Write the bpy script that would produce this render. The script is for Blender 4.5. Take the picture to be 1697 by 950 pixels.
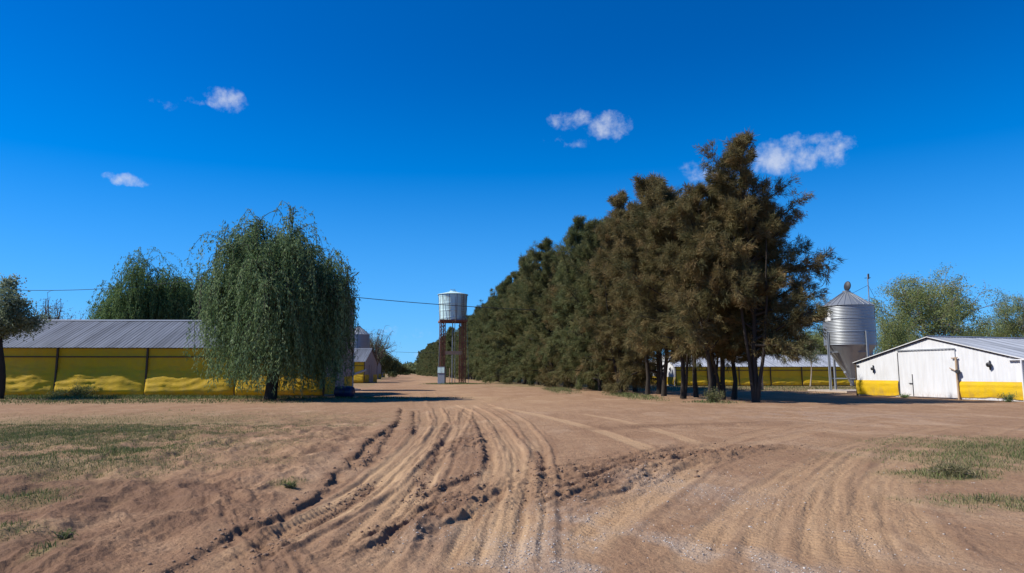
import bpy, math, random
import numpy as np
from mathutils import Vector, Matrix

for o in list(bpy.data.objects):
    bpy.data.objects.remove(o, do_unlink=True)
scene = bpy.context.scene
COL = scene.collection

# ------------------------------------------------------------------ camera
H_EYE = 1.65; F_PX = 1131.0; PITCH = math.radians(7.2)
cam_d = bpy.data.cameras.new('camera'); cam = bpy.data.objects.new('camera', cam_d); COL.objects.link(cam)
cam_d.sensor_width = 36.0; cam_d.lens = 36.0 * F_PX / 1697.0
cam_d.clip_start = 0.1; cam_d.clip_end = 12000
cam.location = (0, 0, H_EYE); cam.rotation_euler = (math.pi/2 + PITCH, 0, 0)
scene.camera = cam

# ------------------------------------------------------------------ light
SUN_EL = math.radians(47); SUN_PHI = math.radians(5)      # sun stands left, a little behind the camera
to_sun = Vector((-math.cos(SUN_PHI)*math.cos(SUN_EL), -math.sin(SUN_PHI)*math.cos(SUN_EL), math.sin(SUN_EL)))
sl = bpy.data.lights.new('sun', 'SUN'); sl.energy = 4.9; sl.angle = math.radians(0.53); sl.color = (1.0, 0.95, 0.86)
sun = bpy.data.objects.new('sun', sl); COL.objects.link(sun)
sun.rotation_euler = to_sun.to_track_quat('Z', 'Y').to_euler()
scene.view_settings.view_transform = 'Standard'; scene.view_settings.look = 'None'
scene.view_settings.exposure = 0.36; scene.view_settings.gamma = 1.0
scene.view_settings.use_curve_mapping = False

def pix_dir(px, py):
    x = (px - 848.5)/F_PX; y = (475 - py)/F_PX
    c, s = math.cos(PITCH), math.sin(PITCH)
    return Vector((x, c - y*s, s + y*c))
def ground_pt(px, py):
    d = pix_dir(px, py); t = -H_EYE/d.z
    return (d.x*t, d.y*t)
def at(px, Y, z=0.0):
    """x of the point at depth Y and height z seen in column px"""
    zc = Y*math.cos(PITCH) + (z - H_EYE)*math.sin(PITCH)
    return (px - 848.5)/F_PX*zc
def hz(py, Y):
    """height of the point at depth Y seen in row py"""
    d = pix_dir(848.5, py); return H_EYE + d.z/d.y*Y

# world
world = bpy.data.worlds.new('World'); scene.world = world; world.use_nodes = True
nt = world.node_tree; N = nt.nodes; L = nt.links
for n in list(N): N.remove(n)
wout = N.new('ShaderNodeOutputWorld'); bg = N.new('ShaderNodeBackground')
sky = N.new('ShaderNodeTexSky'); sky.sky_type = 'NISHITA'; sky.sun_disc = False
sky.sun_elevation = SUN_EL
sky.sun_rotation = math.atan2(to_sun.x, to_sun.y) % (2*math.pi)
sky.altitude = 900; sky.air_density = 0.95; sky.dust_density = 0.1; sky.ozone_density = 4.0
bg.inputs['Strength'].default_value = 0.086
tc = N.new('ShaderNodeTexCoord')
hsv = N.new('ShaderNodeHueSaturation'); hsv.inputs['Saturation'].default_value = 1.222
hsv.inputs['Hue'].default_value = 0.5; hsv.inputs['Value'].default_value = 1.0
skc = N.new('ShaderNodeMixRGB'); skc.blend_type = 'MULTIPLY'; skc.inputs[0].default_value = 1; skc.inputs[2].default_value = (0.62, 0.90, 1.34, 1)
L.new(sky.outputs[0], skc.inputs[1])
sep = N.new('ShaderNodeSeparateXYZ'); tc0 = N.new('ShaderNodeTexCoord'); L.new(tc0.outputs['Generated'], sep.inputs[0])
low = N.new('ShaderNodeMapRange'); low.interpolation_type = 'SMOOTHSTEP'; L.new(sep.outputs[2], low.inputs['Value'])
low.inputs['From Min'].default_value = 0.46; low.inputs['From Max'].default_value = -0.16; low.inputs['To Max'].default_value = 0.8
hz_ = N.new('ShaderNodeMixRGB'); L.new(low.outputs[0], hz_.inputs[0]); L.new(skc.outputs[0], hz_.inputs[1]); hz_.inputs[2].default_value = (3.1, 6.1, 9.9, 1)
L.new(hz_.outputs[0], hsv.inputs['Color'])
# small fair-weather clouds, placed by their direction in the sky
nz = N.new('ShaderNodeTexNoise'); nz.inputs['Scale'].default_value = 38; nz.inputs['Detail'].default_value = 7; nz.inputs['Roughness'].default_value = 0.62
L.new(tc.outputs['Generated'], nz.inputs['Vector'])
nz2 = N.new('ShaderNodeTexNoise'); nz2.inputs['Scale'].default_value = 40; nz2.inputs['Detail'].default_value = 4
L.new(tc.outputs['Generated'], nz2.inputs['Vector'])
def vm(op, a, b=None):
    n = N.new('ShaderNodeVectorMath'); n.operation = op
    for k, v in enumerate((a, b)):
        if v is None: continue
        if hasattr(v, 'links'): L.new(v, n.inputs[k])
        else: n.inputs[k].default_value = v
    return n.outputs['Value'] if op == 'DOT_PRODUCT' else n.outputs['Vector']
def mm(op, a, b=None, c=None, clamp=False):
    n = N.new('ShaderNodeMath'); n.operation = op; n.use_clamp = clamp
    for k, v in enumerate((a, b, c)):
        if v is None: continue
        if hasattr(v, 'links'): L.new(v, n.inputs[k])
        else: n.inputs[k].default_value = v
    return n.outputs[0]
wrp = vm('SUBTRACT', nz2.outputs['Color'], (0.5, 0.5, 0.5))
sc = N.new('ShaderNodeVectorMath'); sc.operation = 'SCALE'; L.new(wrp, sc.inputs[0]); sc.inputs['Scale'].default_value = 0.022
D = vm('ADD', tc.outputs['Generated'], sc.outputs['Vector'])
clouds = [(374,166,28,20,0,.9),(348,152,22,9,0,.6),(320,168,18,9,0,.6),(265,171,22,8,0,.28),(210,299,32,10,0,1.0),
          (950,199,36,19,0,1.0),(1012,210,40,25,0,.95),(940,236,40,12,0,.3),(1296,262,60,28,0,1.15),(1330,238,62,19,0,.75),
          (1378,245,32,27,0,.9),(1165,287,55,20,0,.75),(668,551,44,11,0,.5),(610,556,26,7,0,.35),(690,590,50,8,0,.3)]
tot = None
for (cx, cy, rx, ry, _, amp) in clouds:
    c = pix_dir(cx, cy).normalized(); u = Vector((c.y, -c.x, 0)).normalized(); v = c.cross(u); 
    if v.z < 0: v = -v
    u = u/(rx*1.15/F_PX); v = v/(ry*1.12/F_PX)
    a = mm('SUBTRACT', vm('DOT_PRODUCT', D, tuple(u)), c.dot(u)); b = mm('SUBTRACT', vm('DOT_PRODUCT', D, tuple(v)), c.dot(v))
    r2 = mm('ADD', mm('MULTIPLY', a, a), mm('MULTIPLY', b, b))
    front = mm('GREATER_THAN', vm('DOT_PRODUCT', tc.outputs['Generated'], tuple(c)), 0.8)
    m = mm('MULTIPLY', mm('MULTIPLY', mm('SUBTRACT', 1.0, r2, clamp=True), amp), front)
    tot = m if tot is None else mm('MAXIMUM', tot, m)
dens = mm('ADD', tot, mm('MULTIPLY', mm('SUBTRACT', nz.outputs['Fac'], 0.57), 2.7))
mr = N.new('ShaderNodeMapRange'); mr.interpolation_type = 'SMOOTHSTEP'
L.new(dens, mr.inputs['Value']); mr.inputs['From Min'].default_value = 0.0; mr.inputs['From Max'].default_value = 1.35
gate = mm('MULTIPLY', mr.outputs[0], mm('MULTIPLY', tot, 4.0, clamp=True))
mix = N.new('ShaderNodeMixRGB'); L.new(mm('MULTIPLY', gate, 0.76), mix.inputs['Fac'])
L.new(hsv.outputs['Color'], mix.inputs[1]); mix.inputs[2].default_value = (6.3, 6.8, 7.9, 1)
L.new(mix.outputs[0], bg.inputs['Color']); L.new(bg.outputs[0], wout.inputs['Surface'])

# ------------------------------------------------------------------ helpers
def tag(o, label=None, cat=None, group=None, kind=None):
    if label: o['label'] = label
    if cat: o['category'] = cat
    if group: o['group'] = group
    if kind: o['kind'] = kind
    return o
def empty(name, loc, rz=0, **kw):
    o = bpy.data.objects.new(name, None); COL.objects.link(o); o.location = loc; o.rotation_euler = (0, 0, rz)
    o.empty_display_size = 0.3
    return tag(o, **kw)
def link(name, me, mat=None, parent=None, loc=None):
    o = bpy.data.objects.new(name, me); COL.objects.link(o)
    if mat is not None and not me.materials: me.materials.append(mat)
    if parent is not None: o.parent = parent
    if loc: o.location = loc
    return o
def copy_tree(o, parent=None):
    c = o.copy(); COL.objects.link(c); c.parent = parent
    for ch in o.children: copy_tree(ch, c)
    return c

class MB:
    def __init__(s): s.v = []; s.f = []; s.sm = []
    def add(s, V, Fs, smooth=False):
        b = len(s.v); s.v += [tuple(p) for p in V]; s.f += [tuple(i+b for i in f) for f in Fs]; s.sm += [smooth]*len(Fs)
    def box(s, x0, x1, y0, y1, z0, z1):
        V = [(x, y, z) for z in (z0, z1) for x, y in ((x0,y0),(x1,y0),(x1,y1),(x0,y1))]
        s.add(V, [(3,2,1,0),(4,5,6,7),(0,1,5,4),(1,2,6,5),(2,3,7,6),(3,0,4,7)])
    def tube(s, pts, rad, n=8, caps=True):
        P = [Vector(p) for p in pts]; R = rad if hasattr(rad, '__len__') else [rad]*len(P)
        V = []; F = []
        ref = None
        for i, p in enumerate(P):
            d = (P[min(i+1, len(P)-1)] - P[max(i-1, 0)]).normalized()
            if ref is None: ref = Vector((1,0,0)) if abs(d.x) < .8 else Vector((0,1,0))
            u = (ref - d*ref.dot(d)).normalized(); w = d.cross(u); ref = u
            for k in range(n):
                a = 2*math.pi*k/n; V.append(p + (u*math.cos(a) + w*math.sin(a))*R[i])
        for i in range(len(P)-1):
            for k in range(n):
                a, b = i*n+k, i*n+(k+1) % n; F.append((a, b, b+n, a+n))
        s.add(V, F, True)
        if caps:
            s.add([V[k] for k in range(n)], [tuple(range(n))[::-1]]); s.add([V[(len(P)-1)*n+k] for k in range(n)], [tuple(range(n))])
    def bar(s, a, b, w, h=None):
        """square bar from a to b"""
        h = h or w; a = Vector(a); b = Vector(b); d = (b-a).normalized()
        ref = Vector((0,0,1)) if abs(d.z) < .9 else Vector((1,0,0))
        u = d.cross(ref).normalized(); v = u.cross(d)
        V = [p + u*sx*w/2 + v*sy*h/2 for p in (a, b) for sx, sy in ((-1,-1),(1,-1),(1,1),(-1,1))]
        s.add(V, [(3,2,1,0),(4,5,6,7),(0,1,5,4),(1,2,6,5),(2,3,7,6),(3,0,4,7)])
    def lathe(s, prof, n=40, cx=0, cy=0, smooth=True):
        V = []; F = []
        for r, z in prof:
            for k in range(n):
                a = 2*math.pi*k/n; V.append((cx+r*math.cos(a), cy+r*math.sin(a), z))
        for i in range(len(prof)-1):
            for k in range(n):
                a, b = i*n+k, i*n+(k+1) % n; F.append((a, b, b+n, a+n))
        s.add(V, F, smooth)
    def grid(s, fn, nu, nv, smooth=True):
        V = [fn(i/nu, j/nv) for j in range(nv+1) for i in range(nu+1)]
        F = [(j*(nu+1)+i, j*(nu+1)+i+1, (j+1)*(nu+1)+i+1, (j+1)*(nu+1)+i) for j in range(nv) for i in range(nu)]
        s.add(V, F, smooth)
    def build(s, name, mat, parent=None, loc=None):
        me = bpy.data.meshes.new(name); me.from_pydata(s.v, [], s.f)
        me.polygons.foreach_set('use_smooth', s.sm); me.update()
        return link(name, me, mat, parent, loc)

def np_mesh(name, V, Q, tint=None, smooth=False, attrs=None):
    """V (n,3), Q (m,k) faces of k corners, tint (n,) float"""
    me = bpy.data.meshes.new(name); k = Q.shape[1]
    me.vertices.add(len(V)); me.vertices.foreach_set('co', V.astype(np.float32).ravel())
    me.loops.add(Q.size); me.loops.foreach_set('vertex_index', Q.astype(np.int32).ravel())
    me.polygons.add(len(Q)); me.polygons.foreach_set('loop_start', np.arange(0, Q.size, k, dtype=np.int32))
    try: me.polygons.foreach_set('loop_total', np.full(len(Q), k, dtype=np.int32))
    except Exception: pass
    if smooth: me.polygons.foreach_set('use_smooth', np.ones(len(Q), dtype=bool))
    me.update(calc_edges=True)
    if tint is not None:
        a = me.attributes.new('tint', 'FLOAT', 'POINT'); a.data.foreach_set('value', tint.astype(np.float32))
    for nm, arr in (attrs or {}).items():
        a = me.attributes.new(nm, 'FLOAT', 'POINT'); a.data.foreach_set('value', arr.astype(np.float32))
    return me

# numpy value noise
def vnoise(x, y, seed=0):
    xi = np.floor(x).astype(np.int64); yi = np.floor(y).astype(np.int64); xf = x-xi; yf = y-yi
    def h(a, b):
        n = (a*374761393 + b*668265263 + seed*974711) & 0x7fffffff
        n = ((n ^ (n >> 13))*1274126177) & 0x7fffffff
        return ((n ^ (n >> 16)) & 0xffff)/65535.0
    u = xf*xf*(3-2*xf); v = yf*yf*(3-2*yf)
    return (h(xi,yi)*(1-u)+h(xi+1,yi)*u)*(1-v) + (h(xi,yi+1)*(1-u)+h(xi+1,yi+1)*u)*v
def fbm(x, y, oct=4, seed=0, gain=0.5):
    s = 0; a = 1; t = 0
    for i in range(oct):
        s = s + a*vnoise(x*2**i + 17.3*i, y*2**i - 9.1*i, seed+i); t += a; a *= gain
    return s/t
def sstep(a, b, x):
    t = np.clip((x-a)/(b-a), 0, 1); return t*t*(3-2*t)

# ------------------------------------------------------------------ materials
class NT:
    def __init__(s, name):
        s.m = bpy.data.materials.new(name); s.m.use_nodes = True; s.t = s.m.node_tree
        s.b = s.t.nodes['Principled BSDF']; s.out = s.t.nodes['Material Output']
    def n(s, typ, **kw):
        n = s.t.nodes.new(typ)
        for k, v in kw.items():
            if k in n.inputs: s.set(n.inputs[k], v)
            else: setattr(n, k, v)
        return n
    def set(s, inp, v):
        if hasattr(v, 'links') or isinstance(v, bpy.types.NodeSocket): s.t.links.new(v, inp)
        else: inp.default_value = v
    def coord(s, scale=(1,1,1), kind='Object'):
        tc = s.n('ShaderNodeTexCoord'); mp = s.n('ShaderNodeMapping'); s.t.links.new(tc.outputs[kind], mp.inputs[0])
        mp.inputs['Scale'].default_value = scale; return mp.outputs[0]
    def noise(s, scale, detail=4, vec=None, rough=0.55, dist=0):
        n = s.n('ShaderNodeTexNoise'); n.inputs['Scale'].default_value = scale; n.inputs['Detail'].default_value = detail
        n.inputs['Roughness'].default_value = rough; n.inputs['Distortion'].default_value = dist
        if vec is not None: s.t.links.new(vec, n.inputs['Vector'])
        return n.outputs['Fac']
    def ramp(s, fac, stops):
        r = s.n('ShaderNodeValToRGB'); s.t.links.new(fac, r.inputs[0]); e = r.color_ramp.elements
        while len(e) < len(stops): e.new(0.5)
        for k, (p, c) in enumerate(stops):
            e[k].position = p; e[k].color = (c, c, c, 1) if not hasattr(c, '__len__') else (*c[:3], 1)
        return r.outputs[0]
    def mix(s, f, a, b, mode='MIX'):
        n = s.n('ShaderNodeMixRGB'); n.blend_type = mode
        for k, v in ((0, f), (1, a), (2, b)):
            if isinstance(v, bpy.types.NodeSocket): s.t.links.new(v, n.inputs[k])
            elif hasattr(v, '__len__'): n.inputs[k].default_value = (*v[:3], 1)
            else: n.inputs[k].default_value = v
        return n.outputs[0]
    def math(s, op, a, b=0.0, clamp=False):
        n = s.n('ShaderNodeMath'); n.operation = op; n.use_clamp = clamp
        for k, v in ((0, a), (1, b)):
            if isinstance(v, bpy.types.NodeSocket): s.t.links.new(v, n.inputs[k])
            else: n.inputs[k].default_value = v
        return n.outputs[0]
    def attr(s, name):
        n = s.n('ShaderNodeAttribute'); n.attribute_name = name; return n.outputs['Fac']
    def bump(s, h, strength=0.3, dist=0.02, normal=None):
        n = s.n('ShaderNodeBump'); n.inputs['Strength'].default_value = strength; n.inputs['Distance'].default_value = dist
        s.t.links.new(h, n.inputs['Height'])
        if normal is not None: s.t.links.new(normal, n.inputs['Normal'])
        return n.outputs[0]
    def fin(s, color=None, rough=None, metal=None, normal=None, spec=None):
        for k, v in (('Base Color', color), ('Roughness', rough), ('Metallic', metal), ('Normal', normal), ('Specular IOR Level', spec)):
            if v is None: continue
            if isinstance(v, bpy.types.NodeSocket): s.t.links.new(v, s.b.inputs[k])
            elif hasattr(v, '__len__'): s.b.inputs[k].default_value = (*v[:3], 1)
            else: s.b.inputs[k].default_value = v
        return s.m

def foliage_mat(name, c0, c1, c2, transl=0.25):
    """colour runs c0 -> c1 -> c2 with the tint of each tuft"""
    t = NT(name); a = t.attr('tint')
    col = t.ramp(a, [(0.0, c0), (0.5, c1), (1.0, c2)])
    n = t.noise(0.45, 3, t.coord()); col = t.mix(t.ramp(n, [(0.35, 0.0), (0.7, 0.55)]), col, t.mix(0.5, col, c2))
    t.fin(col, 0.75, spec=0.18)
    tr = t.n('ShaderNodeBsdfTranslucent'); t.t.links.new(col, tr.inputs[0])
    mx = t.n('ShaderNodeMixShader'); mx.inputs[0].default_value = transl
    t.t.links.new(t.b.outputs[0], mx.inputs[1]); t.t.links.new(tr.outputs[0], mx.inputs[2]); t.t.links.new(mx.outputs[0], t.out.inputs[0])
    return t.m
def bark_mat(name, c):
    t = NT(name); n = t.noise(3, 6, t.coord((4, 4, 0.8)), 0.65)
    col = t.mix(n, [x*0.55 for x in c], [min(1, x*1.5) for x in c])
    return t.fin(col, 0.9, normal=t.bump(n, 0.6, 0.03), spec=0.1)

M = {}
M['bark_dark'] = bark_mat('bark_dark', (0.045, 0.037, 0.03))
M['bark_grey'] = bark_mat('bark_grey', (0.2, 0.17, 0.14))
M['bark_pale'] = bark_mat('bark_pale', (0.36, 0.3, 0.24))
M['cas_brown'] = foliage_mat('casuarina_brown', (0.062, 0.074, 0.030), (0.138, 0.122, 0.050), (0.25, 0.175, 0.078), 0.3)
M['cas_olive'] = foliage_mat('casuarina_olive', (0.056, 0.082, 0.032), (0.122, 0.136, 0.052), (0.21, 0.185, 0.08), 0.3)
M['cas_green'] = foliage_mat('casuarina_green', (0.056, 0.085, 0.034), (0.118, 0.140, 0.056), (0.20, 0.195, 0.08), 0.3)
M['willow'] = foliage_mat('willow_leaf', (0.075, 0.135, 0.052), (0.14, 0.22, 0.09), (0.28, 0.35, 0.17), 0.35)
M['willow_far'] = foliage_mat('willow_leaf_far', (0.072, 0.133, 0.043), (0.128, 0.211, 0.067), (0.217, 0.287, 0.116), 0.4)
M['euca'] = foliage_mat('gum_leaf', (0.11, 0.15, 0.055), (0.20, 0.24, 0.085), (0.34, 0.36, 0.14), 0.4)
M['grey_leaf'] = foliage_mat('grey_leaf', (0.075, 0.11, 0.055), (0.16, 0.20, 0.11), (0.36, 0.40, 0.29), 0.4)
M['twig'] = bark_mat('twig', (0.13, 0.1, 0.09))
M['grass'] = foliage_mat('grass_blade', (0.10, 0.115, 0.045), (0.20, 0.18, 0.085), (0.32, 0.26, 0.15), 0.25)
M['grass_green'] = foliage_mat('grass_blade_green', (0.055, 0.10, 0.025), (0.10, 0.15, 0.04), (0.17, 0.19, 0.07), 0.25)

def metal_sheet(name, c, rough, metal, streak=0.25, rust=0.0, spec=0.5, diag=0):
    t = NT(name); co = t.coord((0.25, 1.5, 1.5)); n = t.noise(2.2, 6, co, 0.6); n2 = t.noise(0.35, 3, t.coord())
    col = t.mix(t.math('MULTIPLY', n, streak), c, [x*0.45 for x in c]); col = t.mix(t.math('MULTIPLY', n2, 0.35), col, [min(1, x*1.25) for x in c])
    if rust: col = t.mix(t.math('MULTIPLY', t.ramp(t.noise(1.4, 7, t.coord((1.5, 1.5, .4)), 0.7), [(0.52, 0.0), (0.68, 1.0)]), rust), col, (0.16, 0.06, 0.03))
    if diag:
        mp = t.n('ShaderNodeMapping'); t.t.links.new(t.coord(), mp.inputs[0]); mp.inputs['Rotation'].default_value = (0, 0, math.radians(28)); mp.inputs['Scale'].default_value = (1.1, .12, .1)
        col = t.mix(t.ramp(t.noise(1.6, 5, mp.outputs[0], .7), [(.35, 0.0), (.62, .75)]), col, [x*1.9 for x in c])
        sx = t.n('ShaderNodeSeparateXYZ'); t.t.links.new(t.coord(), sx.inputs[0]); sn = t.math('SINE', t.math('MULTIPLY', sx.outputs[0], 2*math.pi/1.04))
        col = t.mix(t.ramp(sn, [(.96, 0.0), (1.0, .6)]), col, [x*.4 for x in c])
    return t.fin(col, rough, metal, spec=spec, normal=t.bump(t.noise(1.2, 3, t.coord()), 0.25, 0.03))
M['roof'] = metal_sheet('zinc_roof', (0.085, 0.095, 0.115), 0.6, 0.0, 0.6, spec=.25, diag=1)
M['roof_pale'] = metal_sheet('zinc_roof_pale', (0.25, 0.265, 0.29), 0.6, 0.1, 0.4, spec=.3, diag=1)
M['galv'] = metal_sheet('galvanised_steel', (0.30, 0.32, 0.34), 0.45, 0.55, 0.4)
M['galv_leg'] = metal_sheet('galvanised_leg', (0.28, 0.31, 0.35), 0.5, 0.4, 0.3)
M['tank'] = metal_sheet('tank_sheet', (0.52, 0.72, 0.72), 0.5, 0.05, 0.2, 0.6)
M['rust'] = metal_sheet('rusty_steel', (0.24, 0.095, 0.06), 0.85, 0.1, 0.6)
M['dark_metal'] = metal_sheet('dark_metal', (0.04, 0.04, 0.045), 0.6, 0.2)
M['plate'] = NT('white_plate').fin((0.75, 0.75, 0.74), 0.5)
t = NT('white_sheet'); n = t.noise(1.5, 6, t.coord((6, 3, .35)), 0.6); n2 = t.noise(0.9, 5, t.coord())
col = t.mix(t.ramp(n, [(0.42, 0.0), (0.75, 0.55)]), (0.70, 0.71, 0.73), (0.52, 0.51, 0.50)); col = t.mix(t.ramp(n2, [(0.5, 0.0), (0.75, 0.4)]), col, (0.56, 0.55, 0.54))
geo = t.n('ShaderNodeSeparateXYZ'); t.t.links.new(t.coord(), geo.inputs[0])
stain = t.math('MULTIPLY', t.ramp(t.noise(5, 6, t.coord((2, 2, .6)), 0.7), [(0.4, 0.0), (0.62, 1.0)]), t.ramp(geo.outputs[2], [(0.0, 0.6), (0.5, 0.0)]))
col = t.mix(stain, col, (0.30, 0.22, 0.16))
M['white'] = t.fin(col, 0.55, normal=t.bump(n2, 0.2, 0.02))
t = NT('grey_sheet'); n = t.noise(1.5, 6, t.coord((6, 3, .35)), 0.6)
M['grey_wall'] = t.fin(t.mix(n, (0.34, 0.32, 0.36), (0.22, 0.21, 0.23)), 0.6)
t = NT('yellow_tarp'); n = t.noise(1.1, 5, t.coord(), 0.6); n2 = t.noise(6, 4, t.coord((1, 1, 2)))
col = t.mix(n, (0.62, 0.385, 0.006), (0.72, 0.475, 0.012)); col = t.mix(t.ramp(n2, [(0.5, 0.0), (0.8, 0.25)]), col, (0.45, 0.30, 0.04))
dirt = t.n('ShaderNodeSeparateXYZ'); t.t.links.new(t.coord(), dirt.inputs[0])
col = t.mix(t.math('MULTIPLY', t.ramp(t.noise(2.5, 6, t.coord((1, 1, .6)), 0.7), [(0.42, 0.0), (0.68, .8)]), t.ramp(dirt.outputs[2], [(0.05, .9), (0.7, .25)])), col, (0.30, 0.2, 0.09))
t.fin(col, 0.6, normal=t.bump(t.noise(9, 4, t.coord((1, 1, 3)), 0.6, 1.0), 0.45, 0.03), spec=0.25)
M['tarp'] = t.m
M['shade_tarp'] = t.m.copy(); M['shade_tarp'].name = 'shaded_yellow_tarp'  # same tarp, darkened: shade under the left eaves put into the colour
for n_ in M['shade_tarp'].node_tree.nodes:
    if n_.type == 'MIX_RGB' and abs(n_.inputs[1].default_value[0]-.62) < .01 and abs(n_.inputs[2].default_value[0]-.72) < .01:
        n_.inputs[1].default_value = (.56, .34, .006, 1); n_.inputs[2].default_value = (.68, .43, .010, 1)
t = NT('timber'); n = t.noise(2, 6, t.coord((6, 6, 1)), 0.65); M['timber'] = t.fin(t.mix(n, (0.045, 0.03, 0.02), (0.10, 0.07, 0.05)), 0.9)
t = NT('pale_timber'); n = t.noise(2, 6, t.coord((6, 6, 1)), 0.65); M['timber_pale'] = t.fin(t.mix(n, (0.30, 0.2, 0.12), (0.48, 0.36, 0.25)), 0.9)
t = NT('concrete'); n = t.noise(3, 6, t.coord(), 0.65); M['concrete'] = t.fin(t.mix(n, (0.33, 0.27, 0.22), (0.46, 0.40, 0.34)), 0.9)
t = NT('blue_plastic'); M['blue'] = t.fin(t.mix(t.noise(2, 4, t.coord()), (0.014, 0.02, 0.07), (0.025, 0.03, 0.10)), 0.4)
t = NT('stone'); oi = t.attr('tint'); M['stone'] = t.fin(t.ramp(oi, [(0, (0.25, 0.20, 0.17)), (0.5, (0.40, 0.34, 0.29)), (1, (0.55, 0.50, 0.45))]), 0.85)
t = NT('soil_clod'); n = t.noise(8, 5, t.coord(), 0.6); M['clod'] = t.fin(t.mix(n, (0.17, 0.105, 0.07), (0.30, 0.2, 0.135)), 0.95, spec=0.1)
t = NT('wire'); M['wire'] = t.fin((0.015, 0.02, 0.025), 0.6)

# ground
t = NT('ground'); P = t.coord(kind='Object')
g, gv, pale, damp_and_shade = t.attr('grassy'), t.attr('gravelly'), t.attr('pale'), t.attr('damp_and_shade')
n1 = t.noise(0.35, 5, P, 0.6); n2 = t.noise(2.3, 6, P, 0.62); n3 = t.noise(22, 5, P, 0.65); n4 = t.noise(130, 3, P, 0.7)
soil = t.mix(n1, (0.305, 0.188, 0.108), (0.385, 0.246, 0.147)); soil = t.mix(t.ramp(n2, [(0.35, 0.0), (0.7, 0.7)]), soil, (0.23, 0.132, 0.080)); soil = t.mix(t.ramp(t.noise(9, 6, P, 0.7), [(0.48, 0.0), (0.68, 0.55)]), soil, (0.19, 0.108, 0.066))
soil = t.mix(t.ramp(t.noise(1.0, 6, t.coord((.55, .16, 1)), 0.68, .6), [(0.45, 0.0), (0.62, 0.6)]), soil, (0.235, 0.136, 0.080)); soil = t.mix(t.ramp(t.noise(1.3, 5, t.coord((.4, .22, 1)), 0.6, .8), [(0.52, 0.0), (0.66, 0.45)]), soil, (0.43, 0.295, 0.19)); soil = t.mix(pale, soil, (0.455, 0.300, 0.172)); soil = t.mix(t.math('MULTIPLY', damp_and_shade, 0.85), soil, (0.155, 0.088, 0.056))
gr = t.mix(n2, (0.125, 0.13, 0.048), (0.25, 0.20, 0.10))
soil = t.mix(t.math('MULTIPLY', g, t.ramp(n3, [(0.35, 0.35), (0.6, 0.95)])), soil, gr)
stone = t.mix(n3, (0.34, 0.26, 0.20), (0.48, 0.40, 0.33))
vor = t.n('ShaderNodeTexVoronoi'); vor.inputs['Scale'].default_value = 26; t.t.links.new(P, vor.inputs['Vector'])
peb = t.ramp(vor.outputs['Distance'], [(0.18, 1.0), (0.33, 0.0)])
soil = t.mix(t.math('MULTIPLY', gv, t.math('ADD', t.math('MULTIPLY', peb, 0.5), 0.45), True), soil, stone)
soil = t.mix(t.math('MULTIPLY', t.ramp(n4, [(0.3, 0.6), (0.6, 0.0)]), 0.45), soil, t.mix(0.5, soil, (0.12, 0.07, 0.045)))
nb = t.bump(n2, 0.6, 0.10); nb = t.bump(t.noise(7, 6, P, 0.7), 0.6, 0.05, nb); nb = t.bump(n3, 0.9, 0.025, nb); nb = t.bump(n4, 0.6, 0.007, nb)
nb = t.bump(t.math('MULTIPLY', peb, gv), 0.6, 0.015, nb)
M['ground'] = t.fin(soil, 0.95, normal=nb, spec=0.08)

# ------------------------------------------------------------------ ground height field
def catmull(P, k=6):
    P = [np.array(p, float) for p in P]; Q = [2*P[0]-P[1]] + P + [2*P[-1]-P[-2]]; out = []
    for i in range(1, len(Q)-2):
        for j in range(k):
            s = j/k; a, b, c, d = Q[i-1], Q[i], Q[i+1], Q[i+2]
            out.append(0.5*((2*b)+(-a+c)*s+(2*a-5*b+4*c-d)*s*s+(-a+3*b-3*c+d)*s**3))
    out.append(P[-1]); return np.array(out)
# kind, photo trace (turned into metres on the ground), width, height, extra
def tr(*pts): return catmull([ground_pt(*p) for p in pts])
BANKS = [  # left side stands higher and breaks off to the right
    (tr((662,678),(657,700),(630,722),(590,755),(545,803),(490,845),(425,876),(360,905),(300,940),(230,985)), 0.075, 1.0),
    (tr((650,708),(640,725),(622,752),(598,776)), 0.06, 0.3),
    (tr((683,682),(684,700),(682,722)), 0.06, 0.35),
    (tr((740,700),(730,728),(712,775),(690,815)), 0.05, 0.3),
    (tr((783,698),(798,730),(801,782)), 0.05, 0.35),
    (tr((625,800),(590,825),(545,850),(480,893),(440,925)), 0.05, 0.25),
    (tr((890,745),(900,790),(914,825)), 0.05, 0.3),
    (tr((800,783),(750,800),(712,818),(690,830)), 0.07, 0.3),
    (tr((770,824),(735,840)), 0.06, 0.2), (tr((712,842),(680,862)), 0.06, 0.2), (tr((735,868),(690,893),(660,905)), 0.06, 0.2),
    (tr((240,858),(200,868),(130,868),(60,905),(-30,945)), 0.035, 0.5),
    (tr((540,855),(500,870),(455,890)), 0.04, 0.25),
]
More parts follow.
